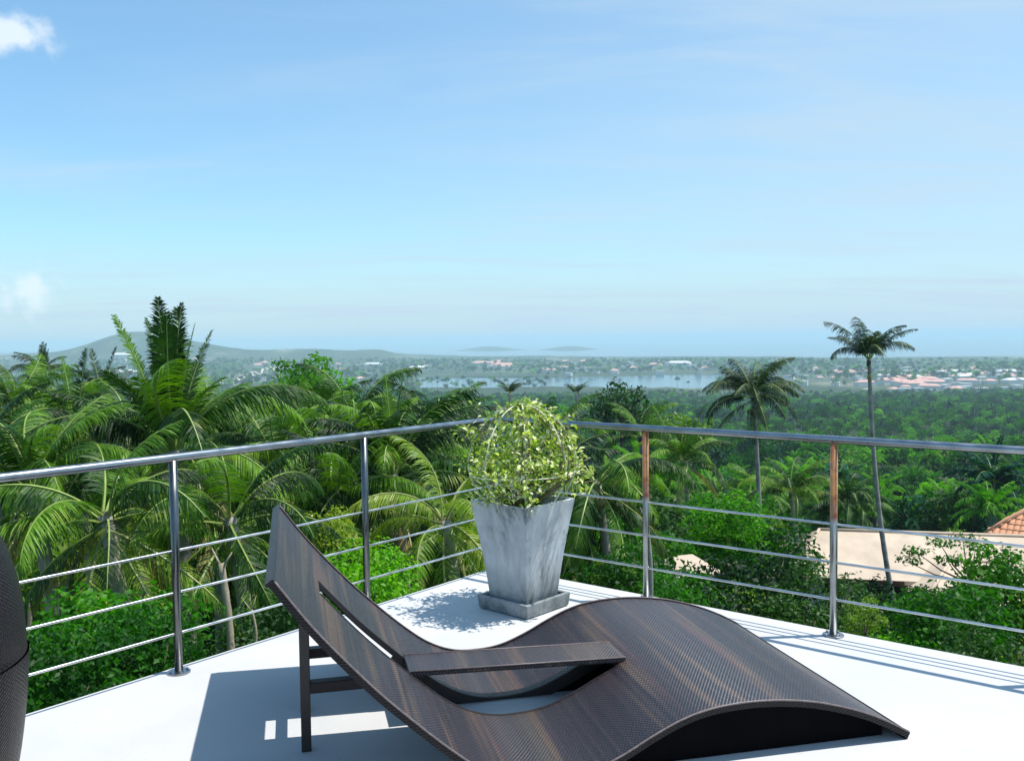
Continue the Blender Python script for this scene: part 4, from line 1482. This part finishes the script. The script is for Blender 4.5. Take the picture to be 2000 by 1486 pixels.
def beige_house():
    o = at(1622, 1128, 46)
    root = empty('beige_house', (o.x, o.y, o.z - 3.2 * 1.35), math.radians(-13))
    root.scale = (1.35, 1.35, 1.35)
    tag(root, 'low house with a wide beige hipped roof below the right railing', 'house')
    ze = 3.2
    b = MB(); hip_roof(b, -1.3, 9.5, 0, 6.2, ze, ze + 1.15, 1.2)
    b.build('roof', M['beige_roof'], root)
    b = MB(); hip_roof(b, 2.6, 7.6, -2.6, 3.4, ze - .25, ze + .72, 1.6)
    b.build('roof', M['beige_roof'], root)
    # ridge caps
    b = MB()
    b.tube([(-.1, 3.1, ze + 1.17), (8.3, 3.1, ze + 1.17)], .07, 6)
    b.tube([(-1.3, 0, ze + .02), (-.1, 3.1, ze + 1.17)], .07, 6)
    b.tube([(4.2, .4, ze + .74), (6.0, .4, ze + .74)], .07, 6)
    b.tube([(2.6, -2.6, ze - .23), (4.2, .4, ze + .74)], .06, 6)
    b.tube([(7.6, -2.6, ze - .23), (6.0, .4, ze + .74)], .06, 6)
    b.build('ridge_cap', M['beige_roof'], root, smooth=True)
    for (xa, xb, yy, zz) in ((-1.3, 2.55, -.04, ze - .10), (7.65, 9.5, -.04, ze - .10), (2.6, 7.6, -2.64, ze - .35)):
        b = MB(); b.box(((xa + xb) / 2, yy, zz), (xb - xa, .07, .20))
        b.build('gutter', M['timber'], root)
    b = MB()
    b.box((3.9, 5.2, 1.4), (9.6, .2, 3.3))
    b.box((-.9, 3.1, 1.4), (.2, 4.2, 3.3))
    b.box((8.9, 3.1, 1.4), (.2, 4.2, 3.3))
    for x in (-.6, .9): b.box((x, .55, 1.5), (.9 if x < 0 else .5, .2, 3.1))
    b.build('wall', M['white_wall'], root)
    for x in (.05, 1.7, 3.4, 5.1, 6.8):
        b = MB(); b.box((x, .75, 1.35), (1.25, .06, 2.5))
        p = b.build('window', M['dark_void'], root)
        b = MB(); b.box((x - .66, .72, 1.35), (.07, .1, 2.6)); b.box((x + .66, .72, 1.35), (.07, .1, 2.6)); b.box((x, .72, 2.64), (1.25, .1, .07))
        b.build('window_frame', M['timber'], p)
    for x in (2.9, 4.4, 5.9, 7.3):
        b = MB(); b.box((x, -2.2, 1.1), (.20, .20, 3.7))
        b.build('column', M['white_wall'], root)
    b = MB(); b.box((5.1, -.9, -.1), (5.4, 3.3, .2))
    b.build('porch_floor', M['timber'], root)
    b = MB(); b.box((5.1, -2.45, .95), (4.6, .05, .07)); b.box((5.1, -2.45, .35), (4.6, .05, .05))
    b.build('porch_rail', M['white_wall'], root)


beige_house()


def terracotta_house():
    o = at(1926, 1042, 57)
    TS = 1.3
    root = empty('terracotta_house', (o.x, o.y, o.z - 3.4 * TS), math.radians(-40))
    root.scale = (TS, TS, TS)
    tag(root, 'house with an orange clay tiled hip roof at the right edge', 'house')
    ze = 3.4
    x1, y1 = 9.0, 9.0
    zr, ins = ze + 3.0, 4.4
    b = MB(); hip_roof(b, 0, x1, 0, y1, ze, zr, ins)
    b.build('roof', M['terracotta'], root)
    b = MB(); b.box((x1 / 2, y1 / 2, 1.55), (x1 - 1.4, y1 - 1.4, 3.3))
    b.build('wall', M['white_wall'], root)
    b = MB(); b.box((x1 / 2, .02, ze - .19), (x1 + .1, .06, .22)); b.box((-.02, y1 / 2, ze - .19), (.06, y1 + .1, .22))
    b.build('fascia', M['timber'], root)
    # curved tiles on the two slopes that face the terrace
    tb = MB()
    n = 5
    V = []
    for yy in (0, .42):
        for j in range(n + 1):
            a = math.pi * j / n
            V.append((.13 * math.cos(a), yy, .065 * math.sin(a) + (.03 if yy == 0 else .0)))
    tb.add(V, [(j, j + 1, n + 2 + j, n + 1 + j) for j in range(n)] + [tuple(range(n, -1, -1))])
    tm = tb.mesh('tile', M['terracotta'])
    cnt = 0
    # front slope: plane through y=0,z=ze to ridge at y=y1/2
    sl = math.atan2(zr - ze, y1 / 2)
    ln = math.hypot(zr - ze, y1 / 2)
    k = 0
    for row in range(int(ln / .38)):
        v = row * .38
        for c in range(40):
            u = .13 + c * .27
            lim = ins * (v / ln)
            if u < lim + .1 or u > x1 - lim - .1 or u > 5.2: continue
            cnt += 1
            if cnt > 190: continue
            p = Vector((u, v * math.cos(sl) - .03, ze + v * math.sin(sl) + .012))
            link('tile', tm, root, loc=p, rot=(sl - .03, 0, 0))
    cnt = 0
    sl2 = math.atan2(zr - ze, ins)
    ln2 = math.hypot(zr - ze, ins)
    for row in range(int(ln2 / .38)):
        v = row * .38
        for c in range(40):
            u = y1 - (.13 + c * .27)
            lim = (y1 / 2) * (v / ln2)
            if u < lim + .1 or u > y1 - lim - .1 or u > 4.6: continue
            cnt += 1
            if cnt > 110: continue
            Mx = Matrix.Translation(Vector((v * math.cos(sl2) - .03, u, ze + v * math.sin(sl2) + .012))) @ Matrix.Rotation(-math.pi / 2, 4, 'Z') @ Matrix.Rotation(sl2 - .03, 4, 'X')
            o2 = link('tile', tm, root)
            o2.matrix_local = Mx
    b = MB()
    b.tube([(0, 0, ze + .05), (ins, y1 / 2, zr + .05)], .11, 7)
    b.tube([(ins, y1 / 2, zr + .05), (x1 - ins, y1 / 2, zr + .05)], .11, 7)
    b.build('ridge_cap', M['terracotta'], root, smooth=True)
    # paved yard wall between the two houses
    return root


terracotta_house()


def small_roof():
    o = at(1310, 1130, 20)
    root = empty('garden_shelter', (o.x, o.y, o.z - 2.0), math.radians(20))
    tag(root, 'small tan roofed garden shelter half hidden behind the first orange tinted post', 'shelter')
    b = MB(); hip_roof(b, 0, 1.35, 0, 1.2, 2.0, 2.33, .45, 0, .06)
    b.build('roof', M['beige_roof'], root)
    for x in (.15, 1.2):
        for y in (.15, 1.05):
            b = MB(); b.box((x, y, .97), (.08, .08, 1.94))
            b.build('post', M['timber'], root)


small_roof()

# ------------------------------------------------------------------ the slope's trees, one by one
PALMC = [crown_mesh('crown', 201, FULL, ('frond', 'rachis_green')), crown_mesh('crown', 202, [('up', 8), ('mid', 9), ('out', 6)], ('frond', 'rachis_green')),
         crown_mesh('crown', 203, [('stub', 3), ('up', 8), ('mid', 8), ('out', 5), ('down', 3)], ('frond', 'rachis_green'))]
_tb = trunk_mb((0, 0, -9), (0, 0, 0), .17, .12, .25)
PALMT = _tb.mesh('trunk', M['trunk'], True)


def fits(x, y, r):
    # keep off the terrace, the camera and the houses
    q = Vector((x, y, 0)) - CORNER
    a, b_ = q.dot(DL), q.dot(DR)
    if a > -r and b_ > -r: return False
    if 13 < x < 36 and 41 < y < 76: return False
    return True


taken = []
def free(x, y, d):
    for (a, b_, c) in taken:
        if (a - x) ** 2 + (b_ - y) ** 2 < (max(c, d)) ** 2: return False
    taken.append((x, y, d))
    return True


def px_limit(X):
    """highest photo row that tree tops may reach for a column (keeps the skyline as photographed)"""
    return float(np.interp(X, [-400, 0, 150, 300, 500, 640, 700, 830, 900, 1150, 1300, 1400, 1560, 1620, 1800, 2000, 2600],
                           [740, 745, 765, 770, 772, 745, 735, 775, 785, 780, 775, 790, 780, 830, 850, 870, 880]))


def proj(p):
    d = p - Vector((0, 0, EYE))
    z = d.dot(_f)
    return 1000 + F_PX * d.dot(RT) / z, 743 - F_PX * d.dot(UP) / z


ZONES = [(-9e9, 110, 'above the tub chair'), (110, 290, 'left of the nearest tall palm'), (290, 400, 'behind the nearest tall palm'), (400, 520, 'right of the nearest tall palm'),
         (520, 670, 'above the lounger backrest'), (670, 780, 'behind the second left post'), (780, 910, 'left of the planter'), (910, 1150, 'behind the planter'), (1150, 1290, 'near the first orange tinted post'),
         (1290, 1420, 'right of the first orange tinted post'), (1420, 1530, 'by the wide crowned palm'), (1530, 1640, 'near the second orange tinted post'), (1640, 1760, 'by the tallest slender palm'), (1760, 1890, 'above the beige roof'), (1890, 9e9, 'above the orange tiled roof')]


def zone_tag(o, look, X, y, cat, what):
    zn = next(t for a, b_, t in ZONES if a <= X < b_)
    ds = 'close below the terrace' if y < 32 else ('on the near slope' if y < 75 else ('on the middle slope' if y < 150 else 'far down the slope'))
    tag(o, '%s %s, %s' % (look, ds, zn), cat, '%s %s' % (what, ds))


nb = npalm = 0
r3 = random.Random(99)
tries = 0
while (nb < 215 or npalm < 150) and tries < 9000:
    tries += 1
    y = 14 * (270 / 14) ** (r3.random() ** .8)
    X = r3.uniform(-260, 2260)
    x = (X - 1000) / F_PX * y
    if not fits(x, y, 4.5): continue
    if X < 1250 and y < 24: continue
    spacing = 3.4 + y * .020
    is_palm = r3.random() < ((0.55 if y > 24 else 0.0) if X < 1250 else (.24 if y > 60 else 0.0))
    if is_palm and npalm >= 150: continue
    if not is_palm and nb >= 215: continue
    g0 = float(ground_z(x, y))
    if is_palm:
        h = r3.uniform(6.0, 9.5)
        s = r3.uniform(.78, 1.05)
        reach = 3.0 * s
    else:
        k = r3.choices(range(5), (5, 3, 2, 2, 3))[0]
        H_ = (8.0, 9.5, 8.5, 7.5, 10.5)[k]
        s = r3.uniform(.62, 1.0)
        reach = 0
        h = H_ * s
    X_, Y_ = proj(Vector((x, y, g0 + h + reach)))
    lim = px_limit(X_) + (r3.uniform(0, 26))
    if y < 50 and 1500 < X_ < 2200: lim = max(lim, 1150)
    elif y < 38 and 1400 < X_ < 1540: lim = max(lim, 1010)
    elif y < 60 and X_ > 1230: lim = max(lim, 930)
    if Y_ < lim:
        # shorten
        over = (lim - Y_) / F_PX * y
        h2 = h - over
        if h2 < h * .42: continue
        if not is_palm: s *= h2 / h
        h = h2
    if not free(x, y, spacing * (0.8 if is_palm else 1)): continue
    if is_palm:
        npalm += 1
        root = empty('coconut_palm', (x, y, g0), r3.uniform(0, 6.28))
        kp = r3.randint(0, 2)
        zone_tag(root, ('leafy green coconut palm', 'dull green coconut palm', 'upright green coconut palm')[kp], X_, y, 'palm tree', 'coconut palms')
        link('crown', PALMC[kp], root, loc=(0, 0, h), rot=(r3.uniform(-.08, .08), r3.uniform(-.08, .08), 0), scale=s)
        link('trunk', PALMT, root, loc=(0, 0, h))
    else:
        nb += 1
        pr = MID[k] if y > 32 else NEAR[min(k, 3)]
        t_ = place_tree(pr, x, y, s if y > 32 else s * .8, r3.uniform(0, 6.28), '', None)
        zone_tag(t_, ('bright green tree', 'mid green tree', 'dark green tree', 'yellow green tree', 'tall mid green tree')[k if y > 32 else min(k, 3)], X_, y, 'tree', 'broadleaf trees')
print('trees', nb, npalm, tries)

# ------------------------------------------------------------------ forest as one mass
def scatter(name, label, pts, rz, sc_, idx, sources):
    me = bpy.data.meshes.new(name)
    me.vertices.add(len(pts))
    me.vertices.foreach_set('co', np.asarray(pts, np.float32).ravel())
    for nm, ty, arr in (('rz', 'FLOAT', rz), ('sc', 'FLOAT', sc_), ('idx', 'INT', idx)):
        at_ = me.attributes.new(nm, ty, 'POINT')
        at_.data.foreach_set('value', np.asarray(arr, np.float32 if ty == 'FLOAT' else np.int32))
    o = link(name, me)
    tag(o, label, kind='stuff')
    ng = bpy.data.node_groups.new(name, 'GeometryNodeTree')
    ng.interface.new_socket('Geometry', in_out='INPUT', socket_type='NodeSocketGeometry')
    ng.interface.new_socket('Geometry', in_out='OUTPUT', socket_type='NodeSocketGeometry')
    N, L = ng.nodes, ng.links
    gi = N.new('NodeGroupInput'); go = N.new('NodeGroupOutput')
    m2p = N.new('GeometryNodeMeshToPoints')
    L.new(gi.outputs[0], m2p.inputs[0])
    iop = N.new('GeometryNodeInstanceOnPoints')
    L.new(m2p.outputs[0], iop.inputs['Points'])
    jn = N.new('GeometryNodeJoinGeometry')
    for s_ in sources:
        oi = N.new('GeometryNodeObjectInfo')
        oi.inputs['Object'].default_value = s_
        oi.inputs['As Instance'].default_value = True
        L.new(oi.outputs['Geometry'], jn.inputs[0])
    L.new(jn.outputs[0], iop.inputs['Instance'])
    iop.inputs['Pick Instance'].default_value = True
    def attr(nm, ty):
        a = N.new('GeometryNodeInputNamedAttribute')
        a.data_type = ty
        a.inputs['Name'].default_value = nm
        return a.outputs['Attribute']
    L.new(attr('idx', 'INT'), iop.inputs['Instance Index'])
    cx = N.new('ShaderNodeCombineXYZ')
    L.new(attr('rz', 'FLOAT'), cx.inputs[2])
    er = N.new('FunctionNodeEulerToRotation')
    L.new(cx.outputs[0], er.inputs[0])
    L.new(er.outputs[0], iop.inputs['Rotation'])
    L.new(attr('sc', 'FLOAT'), iop.inputs['Scale'])
    L.new(iop.outputs[0], go.inputs[0])
    md = o.modifiers.new('scatter', 'NODES')
    md.node_group = ng
    return o


def source(name, me_list):
    """merge meshes into one unlinked source object"""
    b = MB()
    mats = []
    for me, off, sc_ in me_list:
        mi0 = len(mats)
        for mt in me.materials: mats.append(mt)
        V = [tuple(Vector(v.co) * sc_ + Vector(off)) for v in me.vertices]
        base = len(b.v)
        b.v += V
        for p in me.polygons:
            b.f.append(tuple(base + k for k in p.vertices)); b.m.append(mi0 + p.material_index); b.uv.append([(0, 0)] * len(p.vertices))
    me = b.mesh(name, mats)
    return bpy.data.objects.new(name, me)


FARK = [tree_pair(131, 8.5, 3.8, 9, 34, .80, 'leaf_teal'), tree_pair(132, 10, 4.2, 10, 32, .85, 'far_mid'), tree_pair(133, 8, 3.8, 9, 34, .8, 'far_dark'), tree_pair(134, 8, 3.6, 8, 34, .8, 'far_bright')]
FP = [crown_mesh('crown', 211, [('up', 6), ('mid', 8), ('out', 4)], ('far_mid', 'rachis_green'), n=7, w_=.26), crown_mesh('crown', 212, [('spear', 1), ('up', 7), ('mid', 7), ('out', 5)], ('leaf_teal', 'rachis_green'), n=7, w_=.26)]
SRC = [source('tree_source', [(c, (0, 0, 0), 1), (t, (0, 0, 0), 1)]) for c, t in FARK]
SRC += [source('palm_source', [(c, (0, 0, 9), 1), (PALMT, (0, 0, 9), 1)]) for c in FP]


def forest(name, label, d0, d1, spacing, smin, smax, palm_frac, seed):
    r = np.random.default_rng(seed)
    n = int(0.5 * 1.32 * (d1 ** 2 - d0 ** 2) / spacing ** 2)
    y = np.sqrt(r.uniform(d0 ** 2, d1 ** 2, n))
    X = r.uniform(-180, 2180, n)
    x = (X - 1000) / F_PX * y
    z = ground_z(x, y)
    dens = vnoise(x, y, 260, 11)
    ok = (z > SEA_Z + 1.0)
    if d0 >= 1200: ok &= (dens + 0.4 * vnoise(x, y, 90, 12) > .52)
    if d0 < 100: ok &= np.array([fits(a, b_, 4.5) for a, b_ in zip(x, y)])
    x, y, z, X = x[ok], y[ok], z[ok], X[ok]
    n = len(x)
    sc_ = r.uniform(smin, smax, n)
    pf = palm_frac * (0.5 + vnoise(x, y, 120, 13))
    palm = r.random(n) < pf
    idx = np.where(palm, r.integers(4, 6, n), r.choice([0, 1, 2, 3], n, p=[.06, .34, .18, .42] if d0 < 100 else [.36, .28, .20, .16]))
    # near half brighter greens, far half duller
    lim = np.interp(X, [-400, 0, 150, 300, 500, 640, 700, 830, 900, 1150, 1300, 1400, 1560, 1620, 1800, 2000, 2600],
                    [740, 745, 765, 770, 772, 745, 735, 775, 785, 780, 775, 780, 780, 778, 775, 772, 880]) - (0 if d0 < 600 else 14) if d0 < 1200 else np.full(n, 700.0)
    top = z + sc_ * np.where(palm, 11.5, 9.0)
    Yp = 743 - 81 + F_PX * (EYE - top) / y + (1000 - X) * 0.012
    ok = Yp > lim
    x, y, z, sc_, idx = x[ok], y[ok], z[ok], sc_[ok], idx[ok]
    print(name, len(x))
    # join geometry lists the sources in reverse order of linking in some versions: indices are only a mix
    return scatter(name, label, np.stack([x, y, z - .3], -1), r.uniform(0, 6.28, len(x)), sc_, idx, SRC)


forest('forest', 'dense green forest filling the valley side', 60, 700, 8.5, .65, 1.1, .32, 5)
forest('far_forest', 'blue green forest of the coastal plain', 700, 1900, 12, .9, 1.5, .35, 6)
forest('distant_forest', 'hazy tree cover of the distant coast and hills', 1900, 7000, 36, 1.3, 2.6, .0, 8)


def undergrowth():
    r = np.random.default_rng(21)
    n = 1500
    y = r.uniform(7, 75, n)
    x = (r.uniform(-300, 2300, n) - 1000) / F_PX * y
    ok = np.array([fits(a, b_, 2.0) for a, b_ in zip(x, y)])
    x, y = x[ok], y[ok]
    z = ground_z(x, y)
    src = [source('bush_source', [(NEAR[k][0], (0, 0, -3.2), 1)]) for k in (2, 1, 2)]
    scatter('undergrowth', 'tangled bushes covering the ground between the palms', np.stack([x, y, z], -1), r.uniform(0, 6.28, len(x)), r.uniform(.28, .55, len(x)), r.integers(0, 3, len(x)), src)


undergrowth()

# ------------------------------------------------------------------ distant town
def town():
    kinds = []
    for nm, (a, b_, h), roof, cols in (('white_house', (14, 10, 6), 'flat', ('white_wall', 'pale_roof')), ('red_house', (16, 12, 5), 'hip', ('white_wall', 'pink_roof')),
                                       ('hall', (60, 22, 9), 'hip', ('white_wall', 'pale_roof')), ('pink_block', (44, 20, 10), 'hip', ('white_wall', 'pink_roof')), ('hotel', (26, 14, 16), 'flat', ('white_wall', 'pale_roof'))):
        w_ = MB(); w_.box((0, 0, h / 2), (a, b_, h))
        k = MB()
        if roof == 'flat':
            k.box((0, 0, h + .4), (a + .6, b_ + .6, .7))
        else:
            hip_roof(k, -a / 2 - .8, a / 2 + .8, -b_ / 2 - .8, b_ / 2 + .8, h + .3, h + .3 + b_ * .22, b_ * .4)
        win = MB()
        for f in range(max(1, int(h // 3))):
            for i in range(int(a // 4)):
                win.box((-a / 2 + 2 + i * 4, -b_ / 2 - .03, 1.7 + f * 3), (1.8, .1, 1.5))
        kinds.append((nm, w_.mesh('wall', M[cols[0]]), k.mesh('roof', M[cols[1]]), win.mesh('window_band', M['dark_void'])))
    r = random.Random(17)
    def place(k, px, py, label, group, s=1.0):
        # find where the ray through the pixel meets the land
        d = _f + RT * ((px - 1000) / F_PX) - UP * ((py - 743) / F_PX)
        t = 1500.0
        hit = None
        while t < 9000:
            p = Vector((0, 0, EYE)) + d * t
            g_ = float(ground_z(p.x, p.y))
            if p.z <= max(g_, SEA_Z): hit = p; break
            t += 12
        if hit is None or g_ < SEA_Z + .8: return
        nm, wm_, rm_, wn_ = kinds[k]
        root = empty({0: 'house', 1: 'house', 2: 'hall', 3: 'hall', 4: 'hotel'}[k], (hit.x, hit.y, g_ - .2), r.uniform(-.6, .6))
        root.scale = (s, s, s)
        if group:
            look = {0: 'white flat roofed house', 1: 'pink roofed house', 2: 'long white hall', 3: 'long pinkish roofed building', 4: 'pale hotel block'}[k]
            z_ = next(t for a, c_, t in ((-9e9, 110, 'at the far left edge'), (110, 230, 'left of the tall dense palm'), (230, 420, 'behind the tall dense palm'), (420, 560, 'by the pale road'), (560, 900, 'left of the resort'),
                (900, 1080, 'above the planter'), (1080, 1200, 'on the left part of the lagoon strip'), (1200, 1320, 'on the middle of the lagoon strip'), (1320, 1430, 'on the right end of the lagoon strip'), (1430, 1600, 'between the two tall palms'),
                (1600, 1690, 'just left of the slender palm trunk'), (1690, 1760, 'just right of the slender palm trunk'), (1760, 1830, 'in the left half of the pink roofed quarter'), (1830, 1910, 'in the right half of the pink roofed quarter'), (1910, 9e9, 'at the far right edge')) if a <= px < c_)
            rw = 'by the sea' if py < 724 else ('in the back row' if py < 737 else ('in the middle row' if py < 750 else 'in the front row'))
            label = '%s %s, %s' % (look, rw, z_)
            label = label.replace('in the left half of the pink roofed quarter', 'left in the pink quarter').replace('in the right half of the pink roofed quarter', 'right in the pink quarter').replace('on the right end of', 'at the end of').replace('on the left part of the lagoon strip', 'on the left lagoon strip').replace('on the middle of the lagoon strip', 'on the middle lagoon strip')
        if group: group = 'buildings of the coastal town'
        tag(root, label, {0: 'house', 1: 'house', 2: 'hall', 3: 'hall', 4: 'hotel'}[k], group)
        link('wall', wm_, root); link('roof', rm_, root)
    for _ in range(70):
        place(r.choice((0, 0, 1)), r.gauss(1840, 100), r.uniform(733, 768), 'small house of the coastal town beyond the tall slender palm', 'houses of the coastal town on the right', r.uniform(.9, 1.5))
    for _ in range(14):
        place(3, r.gauss(1815, 55), r.uniform(745, 763), 'long building with a pinkish roof in the coastal town', 'pink roofed blocks of the coastal town', r.uniform(.7, 1.15))
    for _ in range(9):
        place(2, r.gauss(1880, 70), r.uniform(728, 752), 'long white hall in the coastal town', 'white halls of the coastal town', r.uniform(.6, 1.0))
    for _ in range(45):
        place(r.choice((0, 1)), r.uniform(1540, 2000), r.uniform(722, 742), 'tiny pale house near the shore on the right', 'shore houses on the right', r.uniform(1.0, 1.8))
    for _ in range(45):
        place(r.choice((0, 0, 1)), r.uniform(1050, 1400), r.uniform(708, 738), 'tiny pale house on the strip beyond the lagoon', 'houses on the strip beyond the lagoon', r.uniform(1.2, 2.2))
    for _ in range(8):
        place(3, r.gauss(985, 25), r.uniform(709, 722), 'rose coloured building in the resort beyond the planter', 'rose coloured resort buildings', r.uniform(1.0, 1.6))
    for px, py, s, lb in ((820, 724, 1.3, 'long white hall on the green shore left of the resort'), (730, 716, 1.2, 'white hall above the palm fronds left of centre'), (240, 700, 1.8, 'pale building at the foot of the hill on the left'),
                          (1325, 716, 1.5, 'white hall on the strip beyond the lagoon'), (240, 735, 1.6, 'white hall on the plain left of the nearest palm')):
        place(2, px, py, lb, None, s)
    for _ in range(50):
        place(r.choice((0, 0, 1)), r.uniform(0, 760), r.uniform(705, 750), 'small pale house scattered on the plain below the hill', 'houses on the plain below the hill', r.uniform(1.2, 2.4))
    for _ in range(6):
        place(4, r.uniform(1500, 1990), r.uniform(726, 745), 'pale hotel block near the shore', 'hotel blocks near the shore', r.uniform(.8, 1.2))


town()


def pale_road():
    # bare strip climbing the plain at the left, laid on the land
    pts = [(430, 752), (470, 738), (520, 724), (545, 717)]
    C_ = []
    for px, py in pts:
        d = _f + RT * ((px - 1000) / F_PX) - UP * ((py - 743) / F_PX)
        t = 1500.0
        while t < 9000:
            p = Vector((0, 0, EYE)) + d * t
            if p.z <= float(ground_z(p.x, p.y)): break
            t += 10
        C_.append((p.x, p.y))
    Q = catmull(C_, 20)
    b = MB()
    V = []
    for i in range(len(Q)):
        d = Q[min(i + 1, len(Q) - 1)] - Q[max(i - 1, 0)]
        n_ = np.array([-d[1], d[0]]) / np.linalg.norm(d)
        for s_ in (-28, 28):
            q = Q[i] + n_ * s_
            V.append((q[0], q[1], float(ground_z(q[0], q[1])) + 2.0))
    b.add(V, [(2 * i, 2 * i + 2, 2 * i + 3, 2 * i + 1) for i in range(len(Q) - 1)])
    g = mat_plain('pale_earth', (0.55, 0.50, 0.42), .9, .1, .1, .02, 0)
    tag(b.build('road', g), 'pale bare strip of road across the plain', kind='structure')


pale_road()
